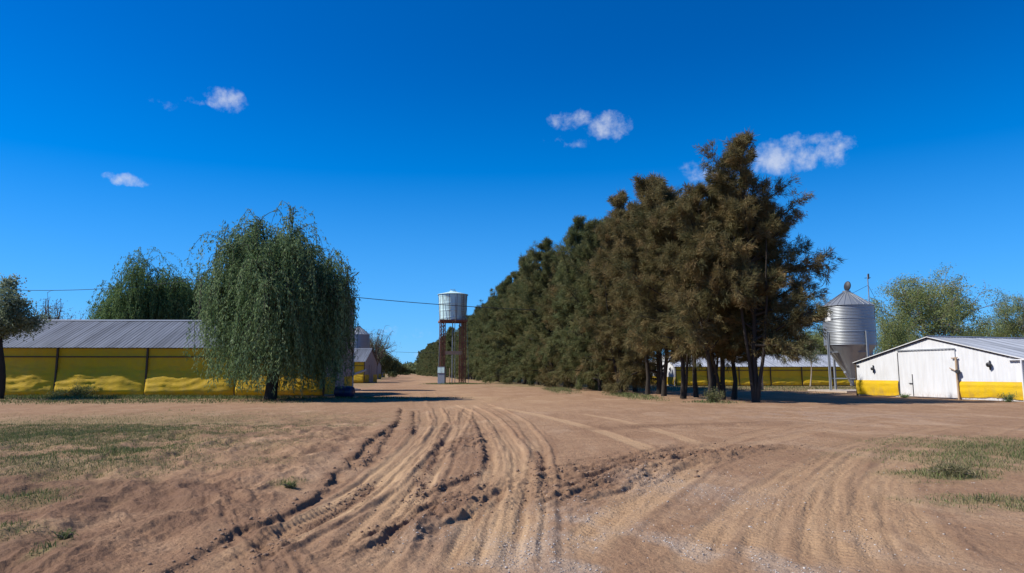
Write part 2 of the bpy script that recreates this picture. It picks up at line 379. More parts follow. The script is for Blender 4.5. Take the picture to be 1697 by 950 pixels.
RUTS = [   # wheel tracks: width of the tyre, depth, pale
    (tr((722,676),(732,700),(714,733),(668,773),(605,822),(505,873),(425,920),(340,968)), 0.17, 0.035, .9, 5),
    (tr((700,680),(702,705),(680,740),(630,785),(565,833),(470,880),(385,925),(320,960)), 0.16, 0.03, .8, 5),
    (tr((775,676),(765,700),(735,745),(700,800),(670,850),(640,905),(590,970)), 0.17, 0.03, .7, 5),
    (tr((750,680),(742,720),(700,775),(650,830),(600,880),(540,950)), 0.15, 0.025, .5, 5),
    (tr((775,672),(810,690),(842,730),(856,780),(850,840),(835,900),(820,970)), 0.2, 0.035, .9, 6),
    (tr((745,670),(790,690),(815,740),(815,800),(795,860),(770,930),(760,970)), 0.17, 0.03, .7, 6),
    (tr((800,668),(850,690),(880,720),(892,770),(888,830),(870,900),(860,960)), 0.17, 0.025, .6, 5),
    (tr((800,674),(860,682),(950,702),(1045,732),(1084,754),(1080,785),(1028,840),(980,880),(940,940)), 0.18, 0.02, 1.0, 0),
    (tr((960,685),(1040,700),(1110,720),(1175,742)), 0.15, 0.015, .8, 0),
    (tr((1180,742),(1130,790),(1070,830),(1010,875),(960,930)), 0.2, 0.025, .7, 4),
    (tr((1600,688),(1450,700),(1320,722),(1200,755),(1120,795),(1050,840),(990,890)), 0.2, 0.025, .6, 5),
    (tr((1500,683),(1350,700),(1220,728),(1150,760),(1090,800)), 0.2, 0.02, .6, 4),
    (tr((1640,700),(1520,716),(1440,740),(1385,775),(1362,830),(1360,890),(1372,960)), 0.19, 0.03, .8, 5),
    (tr((1560,715),(1460,735),(1350,765),(1270,810),(1210,860),(1170,910),(1150,960)), 0.18, 0.03, .5, 6),
    (tr((1500,722),(1400,742),(1330,790),(1290,840),(1262,900),(1250,960)), 0.18, 0.03, .5, 6),
    (tr((1600,725),(1520,745),(1460,785),(1440,830),(1450,890),(1490,960)), 0.2, 0.03, .7, 4),
    (tr((1425,745),(1400,790),(1405,850),(1420,910),(1430,970)), 0.18, 0.02, .6, 4),
    (tr((1697,700),(1590,735),(1500,790),(1500,850),(1560,920),(1610,960)), 0.2, 0.02, .5, 3),
    (tr((1340,800),(1325,860),(1320,950)), 0.16, 0.02, .4, 6),
    (tr((690,628),(705,640),(715,655),(722,676)), 0.3, 0.03, .6, 0), (tr((672,628),(680,640),(690,658),(700,680)), 0.3, 0.03, .6, 0),
    (tr((700,628),(730,640),(760,655),(800,668)), 0.3, 0.03, .6, 0),
]
CHURN = [  # centre, direction, half length, half width, height
    ((-0.85, 8.3), (.30, 1.0), 2.0, 0.45, 0.075), ((2.3, 12.6), (.60, .80), 3.9, 1.15, 0.07), ((1.35, 10.2), (.50, .86), 1.7, 0.55, 0.05),
    ((4.7, 14.6), (.8, .6), 2.4, 0.5, 0.05), ((-1.1, 16.5), (.1, 1.0), 3.5, 0.45, 0.05), ((-3.0, 8.0), (-.45, .9), 3.5, 0.35, 0.04),
    ((5.6, 22.0), (.95, .3), 4.0, 0.8, 0.03)]
GRASS = []  # x, y, rx, ry, strength
def gpatch(px, py, rx, ry, s=1.0, green=0.5):
    x, y = ground_pt(px, py); GRASS.append((x, y, rx, ry, s, green))
for a in [(200,750,1.5,1.6,1.0,.9),(75,722,6.0,4.5,.95,.6),(150,700,10,5,.75,.6),(60,770,4.0,2.2,.75,.5),(30,828,1.0,.6,.9,.7),(90,875,.5,.4,.4,.5),(0,890,.6,.5,.7,.6),
          (105,918,.22,.2,1.0,.9),(330,735,3.5,3.0,.4,.4),(480,805,.4,.3,.8,.6),(300,690,9,4,.5,.4),
          (1575,788,.85,.34,1.4,.45),(1585,780,.5,.3,1.4,.5),(1625,772,.55,.3,1.1,.6),(1690,740,3.0,2.4,.85,.45),(1655,762,1.4,.9,.85,.5),(1630,828,1.15,.42,.95,.35),(1690,840,.9,.5,.9,.35),
          (1560,735,1.0,1.0,.5,.4),(1740,760,3.5,2.4,.9,.5),(1550,800,.4,.2,.7,.5)]: gpatch(*a)
GRASS += [(-27, 45.4, 20, 2.2, 1.25, .9), (-8, 45, 4.5, 1.6, .6, .7), (-24, 40, 16, 4, .6, .6), (8.6, 50, 1.6, 9, .9, .8), (4.6, 68, 2.0, 14, .7, .6), (-8.5, 102, 4.5, 3.5, 1.2, .8),
          (-1, 88, 3, 12, .7, .7), (30, 68, 22, 9, .8, .6), (29, 78, 26, 4, 1.0, .7), (11.2, 38.5, 1.6, 1.8, .8, .7), (24, 55, 4, 4, .5, .5), (-60, 60, 25, 35, .8, .6)]

def wmask(x, y):
    m = np.zeros_like(x); gr = np.zeros_like(x)
    wx = x + 0.35*(fbm(x*1.3, y*1.3, 3, 5)-.5)*2; wy = y + 0.5*(fbm(x*1.1, y*1.1, 3, 6)-.5)*2
    for (cx, cy, rx, ry, s, g) in GRASS:
        v = s*np.exp(-(((wx-cx)/rx)**2 + ((wy-cy)/ry)**2)*1.2); m = np.maximum(m, v); gr = np.maximum(gr, g*(v > .2*s))
    m *= sstep(0.22, 0.62, fbm(x*2.2, y*1.6, 4, 9)*0.75 + m*0.28)
    return m, gr

def seg_field(x, y, pl, reach):
    """signed distance (right of travel > 0 looking along the line) and position along, for points near the polyline"""
    best = np.full(x.shape, 1e9); sd = np.zeros_like(x); al = np.zeros_like(x); acc = 0.0
    for a, b in zip(pl[:-1], pl[1:]):
        L_ = math.hypot(*(b-a))
        if L_ < 1e-6: continue
        sel = np.where((x > min(a[0],b[0])-reach) & (x < max(a[0],b[0])+reach) & (y > min(a[1],b[1])-reach) & (y < max(a[1],b[1])+reach))[0]
        if len(sel):
            dx, dy = (b-a)/L_; px, py = x[sel]-a[0], y[sel]-a[1]; s = np.clip(px*dx+py*dy, 0, L_)
            ex, ey = px-s*dx, py-s*dy; d = np.hypot(ex, ey); up = d < best[sel]; i = sel[up]
            best[i] = d[up]; sd[i] = np.where(px[up]*dy-py[up]*dx > 0, d[up], -d[up]); al[i] = acc + s[up]
        acc += L_
    return best, sd, al, acc

def height(x, y, full=True):
    x = np.asarray(x, float); y = np.asarray(y, float); r = np.hypot(x, y)
    z = 0.05*(fbm(x*.16, y*.16, 3, 1)-.5)*sstep(3, 9, r) + 0.02*(fbm(x*.8, y*.8, 3, 2)-.5)
    pale = np.zeros_like(x); damp_and_shade = np.zeros_like(x); gv = np.zeros_like(x)
    near = (r < 75) & (y > -2)
    if full:
        i = np.where(near)[0]; X = x[i]; Y = y[i]; Z = np.zeros_like(X); p = np.zeros_like(X); dm = np.zeros_like(X)
        # left of the tracks: hummocks drawn out towards the distance
        edge = BANKS[0][0]; e_x = np.interp(Y, edge[::-1, 1][np.argsort(edge[::-1, 1])], edge[::-1, 0][np.argsort(edge[::-1, 1])])
        lf = sstep(0.0, 0.8, e_x - X)*(1-sstep(16, 32, Y)); near_l = 1 - sstep(4.5, 11, e_x - X)*0.6
        wX = X + .5*fbm(X*.7, Y*.7, 3, 21); h1 = 1-np.abs(2*fbm(wX*1.05 + Y*.16, Y*.36, 3, 22)-1)*1.0
        h2 = 1-np.abs(2*fbm(wX*2.6 + Y*.4, Y*1.05, 3, 23)-1)
        Z += lf*near_l*(0.20*(h1-.72) + 0.085*(h2-.7)); dm += lf*near_l*0.9*sstep(.42, .62, fbm(X*.9, Y*.6, 5, 24, .62))
        # small lumps over all
        Z += (0.012 + 0.022*lf)*(fbm(X*4.5, Y*3, 4, 31, .6)-.5)*2 + (.007+.008*lf)*(fbm(X*17, Y*13, 3, 32, .65)-.5)*2
        Zr = np.zeros_like(X); cover = np.zeros_like(X)
        for ri, (pl, w, dep, pa, lines) in enumerate(RUTS):
            dep = dep*(.62 if ri < 7 else .27)
            b, sd, al, tot_ = seg_field(X, Y, pl, w*4.5+.3); k = np.where(b < w*4.5+.25)[0]
            if not len(k): continue
            d = sd[k] + 0.05*(fbm(al[k]*.8, al[k]*0+3, 2, 41)-.5)*2; A = al[k]; fade = sstep(0, 1.2, A)*sstep(0, 1.2, tot_-A); fz = 1/(1+Y[k]/40)
            q = np.abs(d)/w; nn = fbm(A*1.8, d*4, 3, 42)
            prof = -dep*(1-sstep(.75, 1.15, q)) + dep*(0.4+1.3*nn)*np.exp(-((q-1.45)/.32)**2)
            tread = (1-sstep(.8, 1.0, q))*0.005*np.sign(np.sin(A*2*math.pi/.11 + np.abs(d)*30))*(Y[k] < 14)
            rip = 0
            if lines: rip = dep*0.26*(.35+1.3*vnoise(A*.7, d*2, 45))*np.sin(d*2*math.pi/(w*.85)+1)*(1-sstep(1.5, 4.2, q))*sstep(1.0, 1.6, q)*(.4+nn)
            if lines:
                fine = (1-sstep(2.6, 4.2, q))*(1-sstep(14, 22, Y[k]))*(1 if ri < 7 else .5); sf = vnoise(d/.055+ri*9, A*.35, 47)-.5+.6*(vnoise(d/.12+ri*5, A*.22, 49)-.5)
                prof = prof + fine*.010*sf; dm[k] = np.maximum(dm[k], fade*fine*.55*sstep(.1, .45, -sf))
            np.add.at(Zr, k, fade*(prof + tread + rip)); c = fade*(1-sstep(.8, 1.6, q)); p[k] = np.maximum(p[k], c*pa*(1 if ri < 7 else .75)*(.8 if ri in (7, 8) else np.interp(Y[k], [11, 20], [1, .22]))); cover[k] = np.maximum(cover[k], c)
            dm[k] = np.maximum(dm[k], fade*.35*np.exp(-((q-1.5)/.4)**2)*sstep(.45, .7, nn)*(lines > 0))
        Z = Z*(1-.7*cover) + Zr
        for (pl, hh, wd) in BANKS:
            b, sd, al, tot_ = seg_field(X, Y, pl, wd*3+.4); k = np.where(b < wd*3+.35)[0]
            if not len(k): continue
            A = al[k]; travel_down = pl[-1, 1] < pl[0, 1]
            d = sd[k] if travel_down else -sd[k]      # > 0 = left of the line in the picture
            d = d + 0.13*(fbm(A*2.6, A*0+7, 3, 43)-.5)*2*min(1, wd+.3); fade = sstep(0, .5, A)*sstep(0, .5, tot_-A)*(0.25+1.2*fbm(A*1.1, A*0+2, 2, 44))*np.interp(Y[k], [5, 8, 12], [.45, .8, 1.1])
            st = sstep(-.045, .02, d)*np.exp(-np.maximum(d, 0)/wd)
            Z[k] += fade*hh*.8*(st - .28*np.exp(-((d+.09)/.08)**2)); dm[k] = np.maximum(dm[k], fade*.9*np.exp(-((d-.02)/(.12+.1*hh))**2)); p[k] *= 1-fade*np.exp(-((d+.02)/.1)**2)  # dark band along the break: bank shade painted into the soil colour
        for ((cx, cy), (dx, dy), hl, hw, am) in CHURN:
            n_ = math.hypot(dx, dy); dx /= n_; dy /= n_; u = (X-cx)*dx+(Y-cy)*dy; v = (X-cx)*dy-(Y-cy)*dx
            u2 = u + .3*(fbm(X*2, Y*2, 2, 51)-.5); v2 = v + .22*(fbm(X*1.6, Y*1.6, 3, 52)-.5)*2
            m = np.exp(-((u2/hl)**4 + (v2/hw)**4)); n = 1-np.abs(2*fbm(u*.75, v*4.2, 4, 53)-1); n = sstep(.55, .95, n)
            lump = fbm(X*7, Y*6, 3, 54)
            Z += m*am*(n*(.5+lump) - .25 + .35*(lump-.5)); dm = np.maximum(dm, m*(.25+.6*sstep(.35, .75, fbm(u*.6, v*3, 3, 55)))); p *= 1-m*.6
        # stony patch, centre foreground
        gX, gY = X + .5*(fbm(X*1.1, Y*1.1, 3, 61)-.5)*2, Y + .7*(fbm(X, Y, 3, 62)-.5)*2
        G = np.exp(-(((gX-1.3)/2.3)**2 + ((gY-6.3)/1.3)**2)**1.5) + .8*np.exp(-(((gX-.75)/.5)**2 + ((gY-7.5)/1.1)**2)) + .55*np.exp(-(((gX-2.6)/1.0)**2 + ((gY-10.2)/1.3)**2)) + .5*np.exp(-(((gX-12.5)/4.5)**2 + ((gY-27)/4)**2))
        G = np.clip(G, 0, 1)*sstep(.38, .62, fbm(X*1.7, Y*1.2, 4, 63)); gv[i] = G
        Z += G*.012*(vnoise(X*22, Y*20, 64)-.4)
        fadeN = sstep(1.5, 3.5, np.hypot(X, Y))*(1-sstep(45, 75, np.hypot(X, Y))); z[i] += Z*fadeN; pale[i] = np.clip(p, 0, 1); damp_and_shade[i] = np.clip(dm, 0, 1)
    far_pale = (0.25 + .6*sstep(.4, .7, fbm(x*.35, y*.07, 3, 71)))*np.exp(-((x - (-2.0 - .168*(y-47)))/4.0)**2)*(y > 18)
    pale = np.maximum(pale, np.where(near & (y < 30), 0, 1)*far_pale*.5)
    return z, pale, damp_and_shade, gv

def build_ground():
    # radii: fine steps where the ground is seen closely
    R = [1.2, 2.0, 2.8, 3.4, 3.9, 4.4]
    while R[-1] < 120:
        r = R[-1]; R.append(r + (max(.018, min(.085, r*r/2500)) if r < 42 else min(.6, .085+(r-42)*.012)))
    while R[-1] < 6500: R.append(R[-1]*1.05)
    R = np.array(R)
    A = np.concatenate([np.linspace(-43, 43, 1250), np.linspace(43, 317, 140)[1:-1]])*math.pi/180
    rr, aa = np.meshgrid(R, A, indexing='ij'); x = (rr*np.sin(aa)).ravel(); y = (rr*np.cos(aa)).ravel()
    z, pale, damp_and_shade, gv = height(x, y); gm, _ = wmask(x, y)
    far = np.hypot(x, y) > 80; gm = np.where(far & (np.abs(x + 2.0 + .168*(y-47)) > 9), np.maximum(gm, .8*sstep(.3, .5, fbm(x*.05, y*.05, 3, 81))), gm)
    nR, nA = len(R), len(A); V = np.stack([x, y, z], 1); V = np.vstack([V, [[0, 0, 0]]])
    j, i = np.meshgrid(np.arange(nR-1), np.arange(nA), indexing='ij'); i2 = (i+1) % nA
    Q = np.stack([j*nA+i, j*nA+i2, (j+1)*nA+i2, (j+1)*nA+i], -1).reshape(-1, 4)
    Q = Q[:, ::-1]
    k = len(V)-1; a = np.arange(nA)
    cap = np.stack([a, (a+1) % nA, np.full(nA, k), np.full(nA, k)], -1)
    ext = lambda q: np.append(q, 0.0)
    me = np_mesh('ground', V, Q, smooth=True, attrs={'grassy': ext(gm), 'gravelly': ext(gv), 'pale': ext(pale), 'damp_and_shade': ext(damp_and_shade)})
    o = link('ground', me, M['ground']); tag(o, kind='structure'); return o
build_ground()
def gz(x, y): return float(height(np.array([x]), np.array([y]))[0][0])

# ------------------------------------------------------------------ grass blades, stones, clods (uncountable)
rng = np.random.default_rng(7)
def blades(name, X, Y, h, w, tint, label, mat):
    n = len(X); z = height(X, Y)[0]; az = rng.uniform(0, 2*math.pi, n); ln = rng.uniform(.1, .9, n)*h; la = rng.uniform(0, 2*math.pi, n)
    B = np.stack([X, Y, z-.01], 1); sx = np.stack([np.cos(az), np.sin(az), 0*az], 1)*(w/2)[:, None]
    top = B + np.stack([np.cos(la)*ln, np.sin(la)*ln, h], 1); mid = B + np.stack([np.cos(la)*ln*.35, np.sin(la)*ln*.35, h*.6], 1)
    V = np.stack([B-sx, B+sx, mid+sx*.8, mid-sx*.8, top], 1).reshape(-1, 3); k = np.arange(n)[:, None]*5
    Q = np.concatenate([k+np.array([[0,1,2,3]]), k+np.array([[3,2,4,4]])]); tri = k+np.array([[3,2,4]])
    # two triangles per quad keep every face valid
    T = np.concatenate([k+np.array([[0,1,2]]), k+np.array([[0,2,3]]), tri])
    me = np_mesh(name, V, T, tint=np.repeat(tint, 5)); o = link(name, me, mat); tag(o, label, 'grass', kind='stuff'); return o
def scatter(n, xr, yr, thr=.15, green=None):
    x = rng.uniform(*xr, n); y = rng.uniform(*yr, n); m, g = wmask(x, y); ok = (rng.uniform(0, 1, n) < m) & (m > thr)
    return x[ok], y[ok], m[ok], g[ok]
parts_ = [scatter(300000, (-20, -2), (5.5, 22)), scatter(170000, (3.5, 17), (6.5, 19)), scatter(150000, (-46, -2), (18, 47.6)), scatter(45000, (3, 14), (34, 80)), scatter(30000, (-14, -3), (95, 110)), scatter(30000, (14, 60), (52, 84))]
xs, ys, ms, gs = [np.concatenate([p[k] for p in parts_]) for k in range(4)]
hh = rng.uniform(.02, .075, len(xs))*(.5+ms); hh = np.where(ys > 30, hh*2.2, hh); ww = np.where(ys > 30, .03, .009)
sel = rng.uniform(0, 1, len(xs)) < gs*.75
blades('grass', xs[~sel], ys[~sel], hh[~sel], ww[~sel], rng.uniform(0, 1, (~sel).sum()), 'dry yellowish grass thinly covering the edges of the dirt yard', M['grass'])
blades('grass', xs[sel], ys[sel], hh[sel]*1.15, ww[sel], rng.uniform(0, 1, sel.sum()), 'short green grass in patches along the sheds and on the bare earth', M['grass_green'])

_ico_v = np.array([(0,0,1),(.89,0,.45),(.28,.85,.45),(-.72,.53,.45),(-.72,-.53,.45),(.28,-.85,.45),(.72,.53,-.45),(-.28,.85,-.45),(-.89,0,-.45),(-.28,-.85,-.45),(.72,-.53,-.45),(0,0,-1)])
_ico_f = np.array([(0,1,2),(0,2,3),(0,3,4),(0,4,5),(0,5,1),(1,6,2),(2,7,3),(3,8,4),(4,9,5),(5,10,1),(2,6,7),(3,7,8),(4,8,9),(5,9,10),(1,10,6),(11,7,6),(11,8,7),(11,9,8),(11,10,9),(11,6,10)])
def rocks(name, X, Y, size, tint, label, cat, mat, flat=.6):
    n = len(X); z = height(X, Y)[0]; S = size[:, None, None]*rng.uniform(.6, 1.3, (n, 1, 3))*np.array([1, 1, flat]); V = _ico_v[None]*rng.uniform(.75, 1.2, (n, 12, 1))*S
    a = rng.uniform(0, 6.28, n); c, s = np.cos(a)[:, None], np.sin(a)[:, None]; x = V[..., 0]*c-V[..., 1]*s; y = V[..., 0]*s+V[..., 1]*c
    V = np.stack([x+X[:, None], y+Y[:, None], V[..., 2]+(z+size*flat*.35)[:, None]], -1).reshape(-1, 3)
    F = (np.arange(n)[:, None, None]*12+_ico_f[None]).reshape(-1, 3)
    o = link(name, np_mesh(name, V, F, tint=np.repeat(tint, 12)), mat); tag(o, label, cat, kind='stuff')
n = 26000; X = rng.uniform(-2, 7, n); Y = rng.uniform(5.2, 13, n); gvv = height(X, Y)[3]; ok = rng.uniform(0, 1, n) < gvv*.75+.012; X, Y = X[ok], Y[ok]
rocks('gravel', X, Y, rng.uniform(.004, .013, len(X))*np.where(rng.uniform(0, 1, len(X)) < .02, 1.7, 1), rng.uniform(0, 1, len(X)), 'pale crushed stones pressed into the sandy track in the foreground', 'gravel', M['stone'])
X = []; Y = []
for (c, d_, hl, hw, am) in CHURN[:5]:
    k = int(hl*hw*170); u = rng.normal(0, hl*.5, k); v = rng.normal(0, hw*.6, k); nn = math.hypot(*d_); dx, dy = d_[0]/nn, d_[1]/nn
    X.append(c[0]+u*dx+v*dy); Y.append(c[1]+u*dy-v*dx)
for (pl, hh_, wd) in BANKS[:8]:
    k = rng.integers(0, len(pl), 260); X.append(pl[k, 0]+rng.normal(0, .09, 260)-.05); Y.append(pl[k, 1]+rng.normal(0, .25, 260))
X = np.concatenate(X); Y = np.concatenate(Y); ok = Y < 22; X, Y = X[ok], Y[ok]
rocks('soil_clods', X, Y, rng.gamma(2., .0045, len(X))+.003, rng.uniform(0, 1, len(X)), 'crumbled brown earth clods thrown up beside the wheel ruts', 'earth clods', M['clod'], .7)

# ------------------------------------------------------------------ poultry sheds
def pn(x, y, seed=0, o=3): return float(fbm(np.array([x]), np.array([y]), o, seed)[0])
def tarp_bay(x0, x1, ysign, hw, eave, bulge_h, bulge, seed, nu=56, nv=30):
    """one bay of hanging curtain: tight above, bellied and creased below, rolled hem"""
    xs = np.linspace(x0, x1, nu+1); zs = np.linspace(.10, eave-.02, nv+1); X, Z = np.meshgrid(xs, zs); s = (X-x0)/(x1-x0)
    top = bulge_h*(.72+.55*fbm(X*.45, X*0+seed, 3, seed)); t_ = np.clip(Z/top, 0, 1.0)
    tie = np.clip(np.sin(s*math.pi), 0, 1)**.35
    crease = 1-np.abs(2*fbm(X*.35+Z*1.3, Z*3.2+X*.25, 3, seed+5)-1); crease2 = 1-np.abs(2*fbm(X*1.6-Z*.7, Z*2.4, 3, seed+6)-1)
    belly = np.where(Z < top, (1-t_)**.85*(.45+.55*sstep(.08, .42, Z)), 0)*(.45+.55*tie)*bulge*(.6+.8*fbm(X*.5, Z*0+1, 2, seed+7))
    low = np.where(Z < top*1.15, 1.0, .22)
    
    wv = fbm(X*.5, Z*.8, 3, seed+9); uu = Z*2.3 + 2.2*wv + (X-x0)*(.22 if seed % 2 else -.2); fr = np.abs((uu % 1)-.5)*2; u3 = Z*5.1 - X*.5 + 2.5*wv; f3 = np.abs((u3 % 1)-.5)*2
    sag = .5+.5*fbm(X*.8, Z*1.5, 2, seed+12)
    off = .05 + belly + low*sag*(.05*(fr**3-.3)+.03*(f3**3-.3)) + .03*low*(crease2-.6) + .012*np.sin(X*9+seed)*np.clip((Z-top)/1.0, 0, 1)
    off = np.maximum(off, .03)
    Zb = Z - (1-np.clip((Z-.1)/.5, 0, 1))*.07*(fbm(X*.9, X*0+4, 3, seed+8)-.3)
    Y = ysign*(hw+off); V = np.stack([X, Y+0*X, Zb], -1).reshape(-1, 3)
    n = nu+1; j, i = np.meshgrid(np.arange(nv), np.arange(nu), indexing='ij')
    Q = np.stack([j*n+i, j*n+i+1, (j+1)*n+i+1, (j+1)*n+i], -1).reshape(-1, 4)
    if ysign > 0: Q = Q[:, ::-1]
    return np_mesh('curtain', V, Q, smooth=True)
def roof_slope(mb, x0, x1, yr, zr, ye, ze, pitch=.26, amp=.016, thick=.03):
    n = int((x1-x0)/pitch*6); xs = [x0+(x1-x0)*k/n for k in range(n+1)]; V = []; F = []
    for k, x in enumerate(xs):
        a = amp*math.sin(x*2*math.pi/pitch) + .004*math.sin(x*3.1)
        for s in (0, .5, 1):
            lap = .012*(s == .5)
            V.append((x, yr+(ye-yr)*s, zr+(ze-zr)*s+a+lap+thick))
    for k in range(n):
        for s in range(2):
            q = (k*3+s, (k+1)*3+s, (k+1)*3+s+1, k*3+s+1)
            F.append(q if ye < yr else q[::-1])
    mb.add(V, [f[::-1] for f in F], True)
def gable_grid(mb, x, hw, eave, ridge, y0, y1, z0, amp=.012, top=None, step=.05):
    n = max(4, int((y1-y0)/step)); V = []
    for k in range(n+1):
        y = y0+(y1-y0)*k/n; zt = eave+(ridge-eave)*(1-abs(y)/hw)
        if top is not None: zt = min(zt, top)
        a = x-amp*(.5+.5*math.sin(y*2*math.pi/.25))
        V += [(a, y, z0), (a, y, zt)]
    mb.add(V, [(2*k, 2*k+1, 2*k+3, 2*k+2) for k in range(n)], False)
def hem_sheet(mb, x, y0, y1, z0, z1, seed, amp=.05):
    nu = int((y1-y0)/.12); nv = 12
    def fn(u, v):
        y = y0+(y1-y0)*u; zb = z0+.10*(pn(y*1.3, 2, seed)-.35)+.05*math.sin(y*.9+seed); z = zb+(z1-zb)*v
        o = .03+amp*math.sin(v*math.pi)*(.4+pn(y*.8, v*1.5, seed+1))+.05*(pn(y*1.2+v, v*5, seed+2)-.5)*(1-v*.5)
        if .70 < v < .86: o += .02
        return (x-o, y, z)
    mb.grid(fn, nu, nv)

def make_shed(name, length, hw, eave, ridge, bay, style, over=.36, bulge=.26, bulge_h=1.6, seed=1, detail=True):
    r = empty(name, (0, 0, 0))
    s = MB(); sl = (ridge-eave)/hw; ye = hw+over; ze = eave-over*sl; gx = -.12
    roof_slope(s, gx, length+.2, .0, ridge, -ye, ze); roof_slope(s, gx, length+.2, .0, ridge, ye, ze)
    s.build('roof', M['roof_pale'] if style == 'white' else M['roof'], r)
    c = MB(); 
    for sg in (-1, 1):
        c.add([(gx-.02, 0, ridge+.085), (length+.2, 0, ridge+.085), (length+.2, sg*.24, ridge+.085-.24*sl-.01), (gx-.02, sg*.24, ridge+.085-.24*sl-.01)], [(0,1,2,3) if sg < 0 else (3,2,1,0)])
    c.build('ridge_cap', M['galv'], r)
    u = MB()                                    # dark battens and rafters under the sheets
    for sg in (-1, 1):
        for k in range(5):
            y = sg*(hw*k/4.3+.3); u.box(gx+.1, length, y-.03, y+.03, ridge-abs(y)*sl-.06, ridge-abs(y)*sl-.005)
        u.bar((gx+.05, sg*.02, ridge-.05), (gx+.05, sg*ye, ze-.05), .04, .09)
    u.build('rafters', M['timber'], r)
    nb = int(length/bay)
    for sg in (-1, 1):
        for k in range(nb):
            if k*bay > 45: break
            me = tarp_bay(k*bay+.06+(0.0 if k else .0), (k+1)*bay-.02, sg, hw-.12, eave-.08, bulge_h, bulge, seed*13+k*3+(50 if sg > 0 else 0))
            link('curtain', me, M['tarp'] if style == 'white' else M['shade_tarp'], r)
        for k in range(nb+1):
            if k*bay > 46: break
            p = MB(); p.bar((k*bay, sg*(hw+.03), -.1), (k*bay, sg*(hw+.03), eave-.03), .11, .11); p.build('post', M['timber'], r)
        b = MB(); b.box(.0, min(length, nb*bay), sg*(hw-.02)-.03, sg*(hw-.02)+.03, eave*.80-.04, eave*.80+.04); b.build('batten', M['timber'], r)
    w = MB(); w.box(.05, length, -hw+.15, -hw+.17, 0, .35); w.box(.05, length, hw-.17, hw-.15, 0, .35); w.build('plinth', M['concrete'], r)
    bk = MB(); gable_grid(bk, length, hw, eave, ridge, -hw, hw, 0, step=.4); bk.build('back_wall', M['grey_wall'], r)
    g = MB(); wall = M['white'] if style == 'white' else M['grey_wall']
    gable_grid(g, -.0, hw, eave, ridge, -hw, hw, .02); g.build('gable_wall', wall, r)
    # verge trim
    v = MB()
    for sg in (-1, 1): v.bar((gx-.02, 0, ridge-.0), (gx-.02, sg*ye, ze-.0), .03, .05)
    v.build('verge_trim', M['white'] if style == 'white' else M['galv'], r)
    return r, sl
def gable_curtains(r, hw, doors, z1, seed):
    ed = [-hw-.02, doors[0]-.08, doors[1]+.08, hw+.02]
    for a, b in ((ed[0], ed[1]), (ed[2], ed[3])):
        if b-a < .3: continue
        h = MB(); hem_sheet(h, -.02, a, b, .10, z1, seed+int(a)); h.build('gable_curtain', M['tarp'], r)

# right-hand sheds: white gable with a wide sliding door, yellow curtain along the foot
WHW, WE, WR = 6.15, 2.42, 3.98
shed, sl = make_shed('poultry_shed', 40, WHW, WE, WR, 4.0, 'white', over=.17, bulge=.4, bulge_h=1.15, seed=3)
gable_curtains(shed, WHW, (-1.86, 2.43), 1.12, 11)
d = MB()                                          # local +y is the far-left end of this gable
DY0, DY1, DT = -1.84, 2.43, 3.02
n = 60
V = []
for k in range(n+1):
    y = DY0+(DY1-DY0)*k/n; a = -.075-.007*math.sin(y*2*math.pi/.24); V += [(a, y, .09), (a, y, DT+.10*(DY1-y)/(DY1-DY0))]
d.add(V, [(2*k, 2*k+1, 2*k+3, 2*k+2) for k in range(n)]); d.box(-.07, -.02, DY0, DY0+.03, .09, DT+.1); d.box(-.07, -.02, DY1-.03, DY1, .09, DT)
door = d.build('sliding_door', M['white'], shed)
w = MB(); w.box(-.105, -.084, 1.32, 1.36, .1, 1.55); w.box(-.095, -.084, DY1-.05, DY1, .1, DT-.02); w.build('door_seam', M['dark_metal'], door)
w = MB(); w.box(-.14, -.09, 1.38, 1.62, .93, .97); w.build('door_handle', M['dark_metal'], door)
w = MB(); w.box(-.15, -.06, DY0-.05, DY1+.05, DT+.11, DT+.16); w.build('door_rail', M['galv_leg'], shed)
w = MB(); w.bar((-.14, DY0-.12, 0), (-.12, DY0-.09, 2.55), .10, .10); w.bar((-.16, DY0+.18, 2.55), (-.12, DY0-.2, 2.6), .06, .06); w.bar((-.17, DY0+.35, 1.95), (-.13, DY0-.1, 1.72), .05, .05); w.build('door_post', M['timber_pale'], shed)
w = MB(); w.tube([(-.3, DY0-.22, 1.72), (-.12, DY0-.22, 1.72)], [.12, .12], 12); w.tube([(-.2, DY0-.2, 1.7), (-.16, DY0-.17, 1.2)], .035, 6); w.build('winch', M['dark_metal'], shed)
for yy, zz, rr in ((4.55, 1.93, .10), (-4.05, 2.12, .14)):
    w = MB(); w.lathe([(rr*.3, -.22), (rr, -.20), (rr*1.05, -.12), (rr*.8, -.03), (rr*.5, .0)], 16)
    ob = w.build('vent', M['dark_metal'], shed); ob.rotation_euler = (0, math.pi/2, 0); ob.location = (-.02, yy, zz)
    ob2 = MB(); ob2.box(-.10, -.04, yy-.03, yy+.03, zz-.3, zz+.25); ob2.build('bracket', M['dark_metal'], shed)
w = MB(); w.box(-.10, -.03, 5.85, 6.1, 2.12, 2.2); w.build('corner_bracket', M['dark_metal'], shed)
w = MB(); w.box(-.16, -.05, -6.45, -5.2, 2.36, 2.42); w.tube([(-.13, -5.95, .0), (-.13, -5.95, 2.36)], .05, 8); w.build('side_lintel', M['white'], shed)

